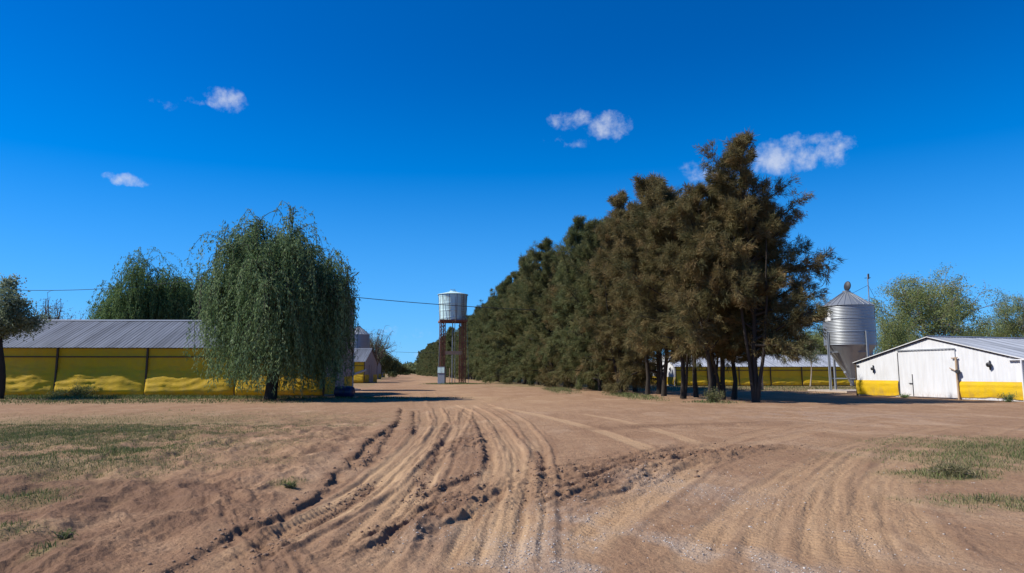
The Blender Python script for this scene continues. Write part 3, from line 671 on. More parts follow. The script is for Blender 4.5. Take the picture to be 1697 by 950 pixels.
G = 'poultry sheds with yellow curtains on the right'
for k, (loc, rz, lab) in enumerate([((27.25, 44.75, 0), math.radians(18), 'white gabled sheet-metal shed with wide closed door and bright yellow curtain, right edge'),
        ((20.0, 91.5, 0), math.radians(3), 'long low shed with shaded yellow side curtain behind the steel silo'),
        ((13.2, 129, 0), math.radians(6), 'far white-gabled shed glimpsed between the windbreak trunks')]):
    s_ = shed if k == 0 else copy_tree(shed)
    s_.location = loc; s_.rotation_euler = (0, 0, rz); tag(s_, lab, 'shed', G)

# left-hand sheds: taller, grey zinc roof
LHW, LE, LR = 5.0, 3.42, 5.6
shedL, sl = make_shed('poultry_shed', 46, LHW, LE, LR, 6.05, 'grey', over=.2, bulge=.6, bulge_h=1.95, seed=8)
gable_curtains(shedL, LHW, (-1.6, 1.6), 1.35, 21)
w = MB(); w.box(-.09, -.03, -1.6, 1.6, .08, 2.9); dl = w.build('gable_door', M['grey_wall'], shedL)
w = MB(); w.box(-.11, -.091, -.02, .02, .1, 2.88); w.build('door_seam', M['dark_metal'], dl)
w = MB(); w.box(-.5, .0, 4.55, 5.1, 0, 3.3); 
GL = 'poultry sheds with grey roofs along the left of the road'
for k, (lx, ly, rz, lab) in enumerate([(-13.3, 52.9, -2.5, 'long grey-roofed shed with creased yellow curtain, nearest on the left behind the willow'),
        (-23.3, 113.5, 0, 'second grey-roofed left shed, its bright yellow corner showing beyond the willow'),
        (-35.2, 179, 2, 'third shed down the left, small pale gable past the corner of the second'),
        (-45.8, 242, 2, 'farthest tiny shed down the left side of the dirt road')]):
    s_ = shedL if k == 0 else copy_tree(shedL)
    s_.location = (lx, ly, 0); s_.rotation_euler = (0, 0, math.pi - math.radians(rz)); tag(s_, lab, 'shed', GL)

# ------------------------------------------------------------------ feed silos
def make_silo(R, z_hop, z_cyl, z_eave, z_top, turn):
    r = empty('feed_silo', (0, 0, 0), math.radians(turn))
    b = MB(); prof = []; n = int((z_eave-z_cyl)/.025)
    for k in range(n+1):
        z = z_cyl+(z_eave-z_cyl)*k/n; prof.append((R+.012*math.sin(z*2*math.pi/.13), z))
    b.lathe(prof, 64); b.build('cylinder', M['galv'], r)
    b = MB()
    for k in range(4):
        z = z_cyl+(z_eave-z_cyl)*(k+.0)/3.0 if k else z_cyl+.02
        b.lathe([(R+.016, z-.03), (R+.03, z-.02), (R+.03, z+.02), (R+.016, z+.03)], 64)
    b.build('hoop', M['galv_leg'], r)
    b = MB(); b.lathe([(R+.07, z_eave-.04), (R+.07, z_eave+.0), (.34, z_top-.12), (.34, z_top+.05), (.02, z_top+.07)], 48, smooth=False)
    rf = b.build('cone_roof', M['galv'], r)
    for k in range(24):
        a = 2*math.pi*k/24; q = MB() if k == 0 else q
        q.bar(((R+.06)*math.cos(a), (R+.06)*math.sin(a), z_eave+.02), (.36*math.cos(a), .36*math.sin(a), z_top-.1), .035, .04)
    q.build('roof_ribs', M['galv'], rf)
    b = MB(); lid = [(.02, -.04), (.30, -.04), (.36, .0), (.30, .05), (.02, .09)]; b.lathe(lid, 20)
    o = b.build('lid', M['dark_metal'], r); o.location = (.22, -.05, z_top+.45); o.rotation_euler = (math.radians(82), 0, math.radians(15)); o.scale = (1, 1.25, 1)
    b = MB(); b.bar((.2, 0, z_top), (.24, -.05, z_top+.3), .05); b.build('lid_hinge', M['dark_metal'], r)
    b = MB(); b.lathe([(R*.99, z_cyl+.02), (R*.97, z_cyl-.12), (.28, z_hop+.25), (.2, z_hop), (.02, z_hop)], 48, smooth=True); h = b.build('hopper', M['galv'], r)
    b = MB()
    for k in range(16):
        a = 2*math.pi*(k+.5)/16; b.bar((R*.965*math.cos(a), R*.965*math.sin(a), z_cyl-.13), (.29*math.cos(a), .29*math.sin(a), z_hop+.26), .03, .03)
    b.build('hopper_seam', M['galv_leg'], h)
    # hatch ring on the hopper, facing outwards
    for k in range(4):
        a = math.pi/2*k; l = MB(); rr = R+.09; mid = z_cyl+(z_eave-z_cyl)*.34
        l.bar((rr*math.cos(a), rr*math.sin(a), 0), (rr*math.cos(a), rr*math.sin(a), mid), .15, .12)
        l.bar(((rr-.02)*math.cos(a+.035), (rr-.02)*math.sin(a+.035), 0), ((rr-.02)*math.cos(a+.035), (rr-.02)*math.sin(a+.035), mid-.1), .04, .16)
        l.build('leg', M['galv_leg'], r)
    b = MB()
    for zz in (z_cyl-.62, z_hop+.15):
        for k in range(4):
            a, c = math.pi/2*k, math.pi/2*(k+1); b.bar((R*math.cos(a), R*math.sin(a), zz), (R*math.cos(c), R*math.sin(c), zz), .07, .07)
    b.build('brace', M['galv_leg'], r)
    b = MB(); b.tube([(0, 0, z_hop+.05), (0, 0, z_hop-.45)], .16, 14); b.tube([(0, 0, z_hop-.4), (3.0, -3.0, z_hop+.7)], .09, 10); b.build('auger', M['galv_leg'], r)
    b = MB(); a = math.radians(75); c, s = math.cos(a), math.sin(a); px, py = (R+.16)*c, (R+.16)*s
    for sg in (-.2, .2): b.bar((px-sg*s, py+sg*c, 1.2), (px-sg*s, py+sg*c, z_eave+.2), .035)
    for k in range(int((z_eave-1.2)/.32)): b.bar((px+.2*s, py-.2*c, 1.4+k*.32), (px-.2*s, py+.2*c, 1.4+k*.32), .025)
    b.build('ladder', M['galv_leg'], r)
    return r
def pad(parent, s, rz=0):
    b = MB(); b.box(-s, s, -s, s, -.15, .14); o = b.build('concrete_base', M['concrete'], parent); return o
silo = make_silo(2.08, 1.0, 4.05, 7.5, 8.85, 0)
SX = at(1413, 60.5)
silo.location = (SX, 60.5, 0.0); silo.rotation_euler = (0, 0, math.radians(-78)); pad(silo, 2.6)
tag(silo, 'galvanised feed silo with open lid, on legs beside the white gabled shed', 'silo', 'steel feed silos')
# plate with a dark emblem-like mark on the upper left of the drum
b = MB(); rr = 2.08+.035
def plate_fn(a0, a1, z0, z1, rr):
    V = []; n = 8
    for k in range(n+1):
        a = a0+(a1-a0)*k/n; V += [(rr*math.cos(a), rr*math.sin(a), z0), (rr*math.cos(a), rr*math.sin(a), z1)]
    return V, [(2*k, 2*k+2, 2*k+3, 2*k+1) for k in range(n)]
def wang(deg): return math.radians(deg+78)          # world angle -> local
b.add(*plate_fn(wang(183), wang(203), 6.15, 7.15, rr)); pl = b.build('plate', M['plate'], silo)
b = MB(); b.add(*plate_fn(wang(187), wang(194), 6.55, 7.0, rr+.006)); b.add(*plate_fn(wang(187), wang(190), 6.35, 6.56, rr+.006)); b.build('plate_mark', M['dark_metal'], pl)
for (px, Y, Rsc, zsc, turn, lab) in [(545, 64.5, 1.0, 1.12, 20, 'tall silo almost hidden behind the willow, only a pale edge beside its drooping twigs'),
                                   (592, 128, 1.0, 1.16, 10, 'distant silo with a conical top, standing over the second grey-roofed shed')]:
    s_ = copy_tree(silo)
    for ch in list(s_.children):
        if ch.name.startswith(('plate', 'lid')):
            for g_ in list(ch.children): bpy.data.objects.remove(g_)
            bpy.data.objects.remove(ch)
    s_.location = (at(px, Y), Y, 0); s_.scale = (Rsc, Rsc, zsc); s_.rotation_euler = (0, 0, math.radians(turn)); s_['label'] = lab

# ------------------------------------------------------------------ water tower
TY = 105.0; TX = at(749, TY)
tw = empty('water_tower', (TX, TY, 0), math.radians(10), label='white-blue water tank high on four rusty lattice legs beside the dirt road', cat='water tower')
zb, zt = hz(531, TY), hz(489, TY); R0, R1 = 2.02, 2.22
b = MB(); prof = [(.02, zb), (R0, zb)]; n = 70
for k in range(n+1):
    f = k/n; z = zb+(zt-zb)*f; ring = .035*max(0, math.sin(f*math.pi*7))**6 ; prof.append((R0+(R1-R0)*f+ring, z))
b.lathe(prof, 48); tank = b.build('tank', M['tank'], tw)
b = MB(); b.lathe([(R1+.12, zt-.02), (R1+.14, zt+.04), (.5, zt+.5), (.48, zt+.62), (.02, zt+.66)], 36, smooth=False); b.lathe([(R1+.10, zt-.05), (R1+.15, zt-.03), (R1+.15, zt+.03), (R1+.10, zt+.05)], 40); b.build('tank_cover', M['tank'], tw)
b = MB(); b.tube([(.3, .3, zt+.6), (.3, .3, zt+.95)], .03, 6); b.tube([(-.4, .1, zt+.5), (-.4, .1, zt+.85), (.3, .3, zt+.9)], .03, 6); b.build('cover_rail', M['galv_leg'], tw)
b = MB()
for k in range(12):
    a = math.pi*2*k/12+.2
    b.bar(((R0+.05)*math.cos(a), (R0+.05)*math.sin(a), zb-.05), ((R1+.05)*math.cos(a), (R1+.05)*math.sin(a), zt), .035, .05)
b.build('tank_strap', M['rust'], tank)
b = MB(); b.box(-2.1, 2.1, -2.1, -1.95, zb-.32, zb-.02); b.box(-2.1, 2.1, 1.95, 2.1, zb-.32, zb-.02); b.box(-2.1, -1.95, -1.94, 1.94, zb-.30, zb-.03); b.box(1.95, 2.1, -1.94, 1.94, zb-.30, zb-.03)
for k in range(7): b.box(-1.94, 1.94, -1.5+k*.5-.05, -1.5+k*.5+.05, zb-.2, zb-.03)
b.build('platform', M['rust'], tw)
b = MB()
for sx, sy in ((-1, -1), (1, -1), (1, 1), (-1, 1)):
    l = MB(); cx, cy = sx*1.55, sy*1.55; w = .30; top = zb-.33
    for ax, ay in ((-w, -w), (w, -w), (w, w), (-w, w)): l.bar((cx+ax*1.0, cy+ay*1.0, 0), (cx+ax, cy+ay, top), .11, .11)
    m = int(top/.62)
    for k in range(m):
        z0, z1 = top*k/m, top*(k+1)/m
        for (ax, ay), (bx, by) in (((-w, -w), (w, -w)), ((w, -w), (w, w)), ((w, w), (-w, w)), ((-w, w), (-w, -w))):
            if k % 2: ax, ay, bx, by = bx, by, ax, ay
            l.bar((cx+ax, cy+ay, z0), (cx+bx, cy+by, z1), .05, .05); l.bar((cx+ax, cy+ay, z1), (cx+bx, cy+by, z1), .05, .05)
    l.build('lattice_leg', M['rust'], tw)
b = MB(); zz = hz(585, TY-1.5); b.box(-1.2, 1.3, -1.95, -1.87, zz-.26, zz+.26); b.build('pale_board', M['timber_pale'], tw)
b = MB(); b.tube([(.15, -2.15, zt-.1), (.25, -2.15, zb-.2), (.2, -1.6, zb-.5), (.3, -1.5, .1)], .045, 8); b.tube([(0, 0, zb), (0, 0, .1)], .07, 8); b.tube([(2.0, -1.0, zt), (2.3, -2.0, .1)], .03, 6); b.tube([(-2.0, -1.6, zt-.3), (-2.2, -2.0, .1)], .03, 6); b.build('pipe', M['galv_leg'], tw)
b = MB()
for sg in (-.2, .2): b.bar((1.35+sg, -2.05, .1), (1.35+sg, -2.2, zt), .04)
for k in range(36): b.bar((1.15, -2.06, .4+k*.36), (1.55, -2.06, .4+k*.36), .03)
b.build('ladder', M['rust'], tw)
b = MB(); b.box(-.05, .0, -2.2, -2.1, 0, 0)
# pump box at its foot
PX = at(732, TY-4); cb = empty('pump_cabinet', (PX, TY-4, 0), math.radians(-12), label='grey weathered cabinet on a post at the foot of the water tower', cat='cabinet')
b = MB(); b.box(-.75, .75, -.5, .5, 1.75, 2.75); b.box(-.8, .8, -.55, .55, 2.75, 2.82); b.build('box', M['galv'], cb)
b = MB(); b.box(-.7, -.03, -.53, -.501, 1.8, 2.7); b.box(.03, .7, -.53, -.501, 1.8, 2.7); b.build('door', M['tank'], cb)
b = MB(); b.box(-.72, .72, -.42, .42, -.1, 1.748); b.build('stand', M['galv_leg'], cb)

cb.scale = (.72, .8, .9)
# ------------------------------------------------------------------ small things
b = MB(); b.lathe([(.02, -.5), (.27, -.5), (.3, -.45), (.3, -.18), (.315, -.16), (.3, -.14), (.3, .14), (.315, .16), (.3, .18), (.3, .45), (.27, .5), (.02, .5)], 28)
bar = b.build('barrel', M['blue']); bx = at(570, 46.5); bar.location = (bx, 46.6, .38); bar.scale = (1.25, 1.25, 1.25); bar.rotation_euler = (math.radians(90), 0, math.radians(72))
tag(bar, 'dark blue plastic barrel lying at the corner of the nearest left shed', 'barrel')
def post_thing(px, Y, h, r, mat, label, name='wooden_post', group=None, lean=0):
    b = MB(); b.tube([(0, 0, -.2), (lean*.3, 0, h*.5), (lean, 0, h)], [r, r*.95, r*.9], 10); o = b.build(name, mat); o.location = (at(px, Y), Y, 0); return tag(o, label, 'post', group)
post_thing(1263, 66, 2.1, .14, M['timber_pale'], 'short pale wooden post between the windbreak and the far right shed')
post_thing(1010, 63, 1.5, .06, M['timber_pale'], 'thin pale stake under the middle of the windbreak', group='stakes under the windbreak')
post_thing(870, 108, 2.2, .08, M['timber_pale'], 'pale stake by the far part of the windbreak', group='stakes under the windbreak')
post_thing(745, 108, 2.4, .06, M['timber_pale'], 'pale stake standing under the water tower', group='stakes under the windbreak')
# antenna mast behind the silo
b = MB(); b.tube([(0, 0, 0), (0, 0, 12.6)], .06, 8); 
mast = empty('antenna_mast', (at(1442, 76, 8), 76, 0), label='slim dark mast with short cross arms rising just right of the silo top', cat='mast')
b.build('pole', M['galv_leg'], mast)
b = MB(); b.bar((-.35, 0, 12.2), (.35, 0, 12.25), .05); b.bar((0, -.3, 12.45), (.12, .3, 12.5), .05); b.tube([(.1, 0, 12.1), (.1, 0, 12.7)], .09, 8); b.build('aerial', M['dark_metal'], mast)
b = MB()
for ex, ez in ((-3.2, 10.0), (3.5, 4.0)): b.tube([(0, 0, 11.4), (ex*.5, 0, (11.4+ez)/2-.1), (ex, 0, ez)], .02, 5)
b.build('stay', M['wire'], mast)

# overhead line with its poles
def pole(px, Y, h, lab):
    r = empty('utility_pole', (at(px, Y, h*.6), Y, 0), label=lab, cat='utility pole', group='poles of the overhead line')
    b = MB(); b.tube([(0, 0, -.3), (0, 0, h+.25)], [.15, .10], 10); b.build('pole', M['timber'], r)
    b = MB(); b.bar((-.6, 0, h-.1), (.6, 0, h-.1), .09); b.build('crossarm', M['timber'], r)
    b = MB(); b.lathe([(.02, h-.05), (.05, h-.05), (.06, h), (.03, h+.06), (.02, h+.06)], 10); b.build('insulator', M['plate'], r)
    return Vector((r.location.x, Y, h))
P0 = pole(-160, 66, hz(489, 66)+1.2, 'utility pole of the overhead line beyond the left tree')
P1 = pole(330, 73, hz(462, 73), 'utility pole rising among the round trees behind the left shed')
P2 = pole(1005, 84, hz(517, 84), 'utility pole hidden within the windbreak')
def wire(A, B, sag, r=.03):
    pts = [A.lerp(B, k/28)-Vector((0, 0, sag*4*(k/28)*(1-k/28))) for k in range(29)]; b = MB(); b.tube(pts, r, 6)
    return b.build('power_line', M['wire'])
tag(wire(P0, P1, 1.0), 'dark overhead cable crossing the sky at the far left', 'cable', 'overhead cables')
tag(wire(P1, P2, .75, .042), 'dark overhead cable passing the water tank between willow and windbreak', 'cable', 'overhead cables')
A = Vector((at(560, 190, 8), 190, 8.6)); B = Vector((at(745, 190, 8), 190, 7.2))
tag(wire(A, B, .5, .04), 'faint thin cable low over the road beyond the willow', 'cable', 'overhead cables')

# ------------------------------------------------------------------ trees
def tubes_mesh(name, lines, n=6):
    """lines: list of (points (k,3), radii (k,))"""
    Vs = []; Fs = []; base = 0
    for P, R in lines:
        k = len(P); T = np.gradient(P, axis=0); T /= np.linalg.norm(T, axis=1, keepdims=True)+1e-9
        ref = np.array([0.0, 0, 1]) if abs(T[0, 2]) < .8 else np.array([1.0, 0, 0])
        U = ref-T*(T@ref)[:, None]; U /= np.linalg.norm(U, axis=1, keepdims=True)+1e-9; W = np.cross(T, U)
        a = np.arange(n)*2*np.pi/n
        V = P[:, None]+(U[:, None]*np.cos(a)[None, :, None]+W[:, None]*np.sin(a)[None, :, None])*R[:, None, None]
        j, i = np.meshgrid(np.arange(k-1), np.arange(n), indexing='ij'); i2 = (i+1) % n
        Fs.append(np.stack([j*n+i, j*n+i2, (j+1)*n+i2, (j+1)*n+i], -1).reshape(-1, 4)+base); Vs.append(V.reshape(-1, 3)); base += k*n
    return np_mesh(name, np.vstack(Vs), np.vstack(Fs), smooth=True)
def leaves_mesh(name, C, Dr, Ln, Wd, tint, rg):
    """one narrow quad per leaf: base C, direction Dr, length, width"""
    n = len(C); Dn = Dr/(np.linalg.norm(Dr, axis=1, keepdims=True)+1e-9); r = rg.normal(size=(n, 3)); S = np.cross(Dn, r); S /= np.linalg.norm(S, axis=1, keepdims=True)+1e-9
    S = S*(Wd/2)[:, None]; tip = C+Dn*Ln[:, None]; m = C+Dn*(Ln*.45)[:, None]
    V = np.stack([C, m+S, tip, m-S], 1).reshape(-1, 3); Q = np.arange(n*4).reshape(-1, 4)
    return np_mesh(name, V, Q, tint=np.repeat(np.clip(tint, 0, 1), 4))
def bend(p, d, L, k, rg, grav, wob):
    """a branch: start, direction, length, points, gravity pull, wobble"""
    P = [np.array(p, float)]; d = np.array(d, float); d /= np.linalg.norm(d)
    for _ in range(k-1):
        d = d+np.array([0, 0, grav])/(k)+rg.normal(size=3)*wob/math.sqrt(k); d /= np.linalg.norm(d); P.append(P[-1]+d*L/(k-1))
    return np.array(P)
def tree(name, loc, trunk_me, crown_me, mats, label, cat, group=None, rz=0, sc=(1, 1, 1)):
    r = empty(name, loc, rz, label=label, cat=cat, group=group); r.scale = sc
    link('trunk', trunk_me, mats[0], r); link('crown', crown_me, mats[1], r); return r

def casuarina(seed, H, base, spread, lean=0.0, extra=None, dens=1.0, droop=-.25):
    rg = np.random.default_rng(seed); lines = []; C = []; Dv = []; T = []; Ln = []
    k = 12; tz = np.linspace(0, H, k); wob = np.cumsum(rg.normal(0, .09, (k, 2)), 0); tp = np.column_stack([wob[:, 0]-wob[0, 0]+lean*(tz/H)**1.5, wob[:, 1]-wob[0, 1], tz])
    tr_ = .165*(H/15)*(1-.9*(tz/H))+.012; tr_[0] *= 1.35; lines.append((tp, tr_))
    stems = rg.integers(0, 2) if not extra else 2
    for q in range(stems):
        a_ = rg.uniform(0, 6.28); P = bend((math.cos(a_)*.12, math.sin(a_)*.12, .0), (math.cos(a_)*.16, math.sin(a_)*.16, 1), H*.62, 9, rg, .25, .12); lines.append((P, np.linspace(.12, .03, 9)*(H/15)))
    nb = int(46*dens)
    specs = []
    for b in range(nb):
        f = (b+rg.uniform(0, 1))/nb; h = base+(H*.985-base)*f**.92; az = b*2.4+rg.normal(0, .5)
        shape = (1-f)**.55*(.92+.15*min(1, f*4)) ; L_ = spread*(shape*rg.uniform(.6, 1.25)+.06)
        el = math.radians(rg.uniform(8, 45)+24*f); specs.append((h, az, el, L_, droop-(.9*(1-f)**3 if base < 2 else .1*(1-f)**3)))
    for q in range(9): specs.append((H*rg.uniform(.3, .66), rg.uniform(0, 6.28), rg.uniform(.8, 1.2), H*rg.uniform(.2, .34), .9))
    for e in (extra or []): specs.append((*e, droop*.4))
    for h, az, el, L_, gr in specs:
        p0 = np.array([np.interp(h, tz, tp[:, i]) for i in range(3)]); d = np.array([math.cos(az)*math.cos(el), math.sin(az)*math.cos(el), math.sin(el)])
        P = bend(p0, d, L_, 7, rg, gr, .28); lines.append((P, np.linspace(.05+.012*L_, .010, 7)*(H/15)))
        ns = int(5+L_*3.3*dens)
        for s in range(ns):
            t_ = .22+.78*(s+rg.uniform(0, 1))/ns; x = t_*6; i = min(5, int(x)); q = P[i]+(P[i+1]-P[i])*(x-i); bd = P[i+1]-P[i]; bd /= np.linalg.norm(bd)
            sd = bd*.75+rg.normal(size=3)*.55+np.array([0, 0, .15+.5*(h/H)]); sl_ = rg.uniform(.45, 1.1)*(.6+.16*L_)*(1-.5*max(0, (h/H-.6)/.4)); Sx = bend(q, sd, sl_, 4, rg, -.35, .3)
            if rg.uniform() < .45: lines.append((Sx, np.linspace(.016, .006, 4)))
            tone = rg.normal(.5, .24); nt_ = int(rg.uniform(6, 11)*dens)
            for _ in range(nt_):
                u = rg.uniform(.15, 1)*3; ii = min(2, int(u)); c = Sx[ii]+(Sx[ii+1]-Sx[ii])*(u-ii)+rg.normal(size=3)*.08
                m = 14; C.append(c+rg.normal(size=(m, 3))*.075); dd = (Sx[ii+1]-Sx[ii]); dd = dd/np.linalg.norm(dd)
                Dv.append(dd*.85+rg.normal(size=(m, 3))*.45+np.array([0, 0, -.22])); T.append(np.full(m, tone)+rg.normal(0, .12, m)); Ln.append(rg.uniform(.18, .46, m))
    C = np.vstack(C); Dv = np.vstack(Dv); T = np.concatenate(T); Ln = np.concatenate(Ln)
    return tubes_mesh('trunk', lines), leaves_mesh('crown', C, Dv, Ln, rg.uniform(.020, .038, len(C)), T, rg)

# the casuarina windbreak along the right of the road
def cmesh(*a, mat='cas_brown', **k):
    t_, c_ = casuarina(*a, **k); t_.materials.append(M['bark_dark']); c_.materials.append(M[mat]); return t_, c_
near = [cmesh(101, 15.3, 2.6, 3.3, dens=1.0, extra=[(4.4, -.1, .5, 3.8), (5.4, .1, .4, 3.6), (6.6, -.3, .5, 4.3), (8.0, .15, .55, 4.0), (3.2, -.9, .15, 3.4), (3.6, -.3, .15, 3.3), (4.0, -.55, .2, 3.6), (3.1, .15, .1, 3.2), (4.9, -.8, .25, 3.6), (9.4, -.1, .6, 3.6), (10.6, .1, .7, 3.0)]),
        cmesh(102, 12.6, 2.3, 3.4, dens=1.1), cmesh(103, 13.6, 2.6, 3.4, dens=1.1), cmesh(104, 12.6, 2.4, 3.4, mat='cas_brown', dens=1.05)]
pool = {'cas_brown': [cmesh(201, 15.0, .7, 3.2), cmesh(202, 15.0, .9, 3.0)], 'cas_olive': [cmesh(203, 15.0, .6, 3.3, mat='cas_olive'), cmesh(204, 15.0, .5, 3.0, mat='cas_olive')],
        'cas_green': [cmesh(205, 15.0, .5, 3.3, mat='cas_green'), cmesh(206, 15.0, .6, 3.2, mat='cas_green')]}
GW = 'casuarina trees of the windbreak row'
row_x = lambda Y: 13.3-.172*(Y-39)
specs = [(near[0], 38.6, 0.25, 0, 1.0, 'tallest brownish casuarina at the near end of the windbreak, branches reaching out right'),
         (near[1], 40.4, -1.5, 1.2, 1.0, 'brown casuarina directly left of the tallest, near the near end of the windbreak'),
         (near[2], 42.6, .3, 2.0, .98, 'third casuarina from the near end, brown with a pointed top'),
         (near[3], 44.6, -1.3, 2.9, 1.0, 'fourth casuarina from the near end, dull brown crown hanging low')]
specs += [(near[3], 41.4, 1.7, 5.0, .95, 'casuarina on the far side of the row, behind the second nearest trunk'),
          (near[1], 43.6, 1.5, .8, .97, 'casuarina on the far side of the row, behind the third nearest trunk'), (near[3], 46.0, 1.3, 3.9, .97, 'casuarina on the far side of the row, behind the fourth nearest trunk')]
for (mm_, Y, off, rz, sc, lab) in specs:
    r = empty('casuarina', (row_x(Y)+off, Y, 0), rz, label=lab, cat='tree', group=GW); r.scale = (sc,)*3
    link('trunk', mm_[0], None, r); link('crown', mm_[1], None, r)
rr = random.Random(5); Y = 46.6; k = 0
while Y < 520:
    u = (Y-46)/474; f_ = rr.random()
    kind = 'cas_brown' if f_ < .5-1.1*min(1, u*5) else ('cas_olive' if f_ < .8-.35*min(1, u*3) else 'cas_green')
    if Y > 110: kind = 'cas_green' if rr.random() < .55 else 'cas_olive'
    a, b_ = rr.choice(pool[kind]) if Y > 52.5 else rr.choice(near[1:]); Hh = np.interp(Y, [46, 52, 58, 66, 77, 95, 107, 133, 185, 300, 520], [14.2, 16.0, 16.6, 16.6, 17.2, 17.6, 17.8, 16.6, 15.6, 16, 17])*rr.uniform(.88, 1.06)*(1 if Y > 52.5 else 1.12)
    s = Hh/15.0
    if k == 0: lab = 'brown casuarina beside the four nearest, narrow top below its neighbours'
    elif Y < 75: lab = 'brown or olive casuarina in the tall windbreak stretch just behind the five nearest'
    elif Y < 125: lab = 'olive casuarina in the middle of the windbreak, just right of the water tower'
    else: lab = 'dark green casuarina in the far windbreak, behind or left of the water tower'
    wsc = s*(.95 if Y < 75 else 1.05)
    r = empty('casuarina', (row_x(Y)+rr.uniform(-1.5, 1.3), Y, 0), rr.uniform(0, 6.28), label=lab, cat='tree', group=GW); r.scale = (wsc, wsc, s)
    link('trunk', a, None, r); link('crown', b_, None, r)
    Y += rr.uniform(1.9, 2.7) if Y < 75 else (rr.uniform(2.8, 3.8) if Y < 200 else rr.uniform(4.5, 6.5)); k += 1

def willow(seed, H, R, base_h, n_str, low, leaf=(.13, .24), wid=(.022, .045), trunk_r=.4, flat=1.0):
    rg = np.random.default_rng(seed); lines = []; C = []; Dv = []; T = []
    k = 8; tz = np.linspace(0, H*.55, k); tp = np.column_stack([.25*np.sin(tz*.5+seed), .2*np.sin(tz*.7), tz]); lines.append((tp, np.linspace(trunk_r, trunk_r*.5, k)))
    roots = []; nl = 46
    for i in range(nl):
        az = i*2.4+rg.normal(0, .3); f = rg.uniform(0, 1); h = H*(.16+.34*f); p0 = np.array([np.interp(h, tz, tp[:, j]) for j in range(3)])
        uu = math.sqrt((i+.5)/nl); tgt = np.array([math.cos(az)*R*.76*uu, math.sin(az)*R*.76*uu*flat, H*(1-.34*uu**2.5)*rg.uniform(.62, 1.03)]); dd_ = tgt-p0; L0 = np.linalg.norm(dd_)
        P = bend(p0, dd_, L0*1.03, 9, rg, 0, .3)
        lines.append((P, np.linspace(.14, .02, 9)*trunk_r/.4)); roots.append(P)
    for s in range(n_str):
        P = roots[rg.integers(0, nl)]; t_ = rg.uniform(.3, 1)**.7*8; i = min(7, int(t_)); q = P[i]+(P[i+1]-P[i])*(t_-i); out = np.array([q[0], q[1], 0]); on = np.linalg.norm(out)+1e-6
        d = out/on*rg.uniform(.2, 1)+rg.normal(size=3)*.5+np.array([0, 0, rg.uniform(.1, 1.1)]); L1 = rg.uniform(.6, 1.9)*R/5; A = bend(q, d, L1, 5, rg, -1.0, .35)
        rad = math.hypot(A[-1][0], A[-1][1])/R; ht = A[-1][2]; bottom = low+rg.uniform(0, 1)**1.2*(ht-low)*.85; L2 = max(.5, min(ht-bottom, 6.0 if rg.uniform() < .38 else rg.uniform(.7, 2.4))); Bq = bend(A[-1], A[-1]-A[-2]+np.array([0, 0, -.5]), L2, 8, rg, -2.6, .42)
        S = np.vstack([A, Bq[1:]]); S[:, :2] *= np.minimum(1, R*rg.uniform(.74, 1.12)*(1.0+.08*np.sin(3*np.arctan2(S[:, 1], S[:, 0])+seed))/(np.hypot(S[:, 0], S[:, 1])+1e-6))[:, None]; seg = np.linalg.norm(np.diff(S, axis=0), axis=1); cum = np.concatenate([[0], np.cumsum(seg)]); 
        if rg.uniform() < .4: lines.append((S, np.linspace(.02, .005, len(S))))
        m = int(cum[-1]*17/(sum(leaf)/.37)); u = np.sort(rg.uniform(.1, cum[-1], m)); c = np.column_stack([np.interp(u, cum, S[:, j]) for j in range(3)])+rg.normal(size=(m, 3))*.055
        tn = np.column_stack([np.interp(u, cum[:-1], np.diff(S[:, j])) for j in range(3)]); tn /= np.linalg.norm(tn, axis=1, keepdims=True)
        C.append(c); Dv.append(tn*.7+rg.normal(size=(m, 3))*.42+np.array([0, 0, -.35])); T.append(np.full(m, rg.normal(.42, .24))+rg.normal(0, .18, m))
    C = np.vstack(C); Dv = np.vstack(Dv); T = np.concatenate(T)
    return tubes_mesh('trunk', lines, 7), leaves_mesh('crown', C, Dv, rg.uniform(*leaf, len(C)), rg.uniform(*wid, len(C)), T, rg)
WY = 43.2
t_, c_ = willow(11, 12.0, 4.85, 3, 4800, .3, leaf=(.14, .28), wid=(.035, .07))
tree('weeping_willow', (at(455, WY), WY, 0), t_, c_, (M['bark_dark'], M['willow']), 'big weeping willow hanging over the nearest yellow-curtained shed', 'tree')
t_, c_ = willow(12, 14.6, 6.4, 3, 3400, 4.0, leaf=(.2, .38), wid=(.05, .09), trunk_r=.45)
GB = 'round drooping trees behind the left shed'
tree('weeping_tree', (at(240, 75, 8), 75, 0), t_, c_, (M['bark_dark'], M['willow_far']), 'rounded drooping tree behind the grey roof, the larger left one of the pair', 'tree', GB, sc=(.92, .92, hz(418, 75)/15.3))
r_ = tree('weeping_tree', (at(318, 79, 8), 79, 0), t_, c_, (M['bark_dark'], M['willow_far']), 'smaller drooping tree behind the grey roof, beside the big willow', 'tree', GB, rz=2, sc=(.9, .9, hz(440, 79)/15.3))

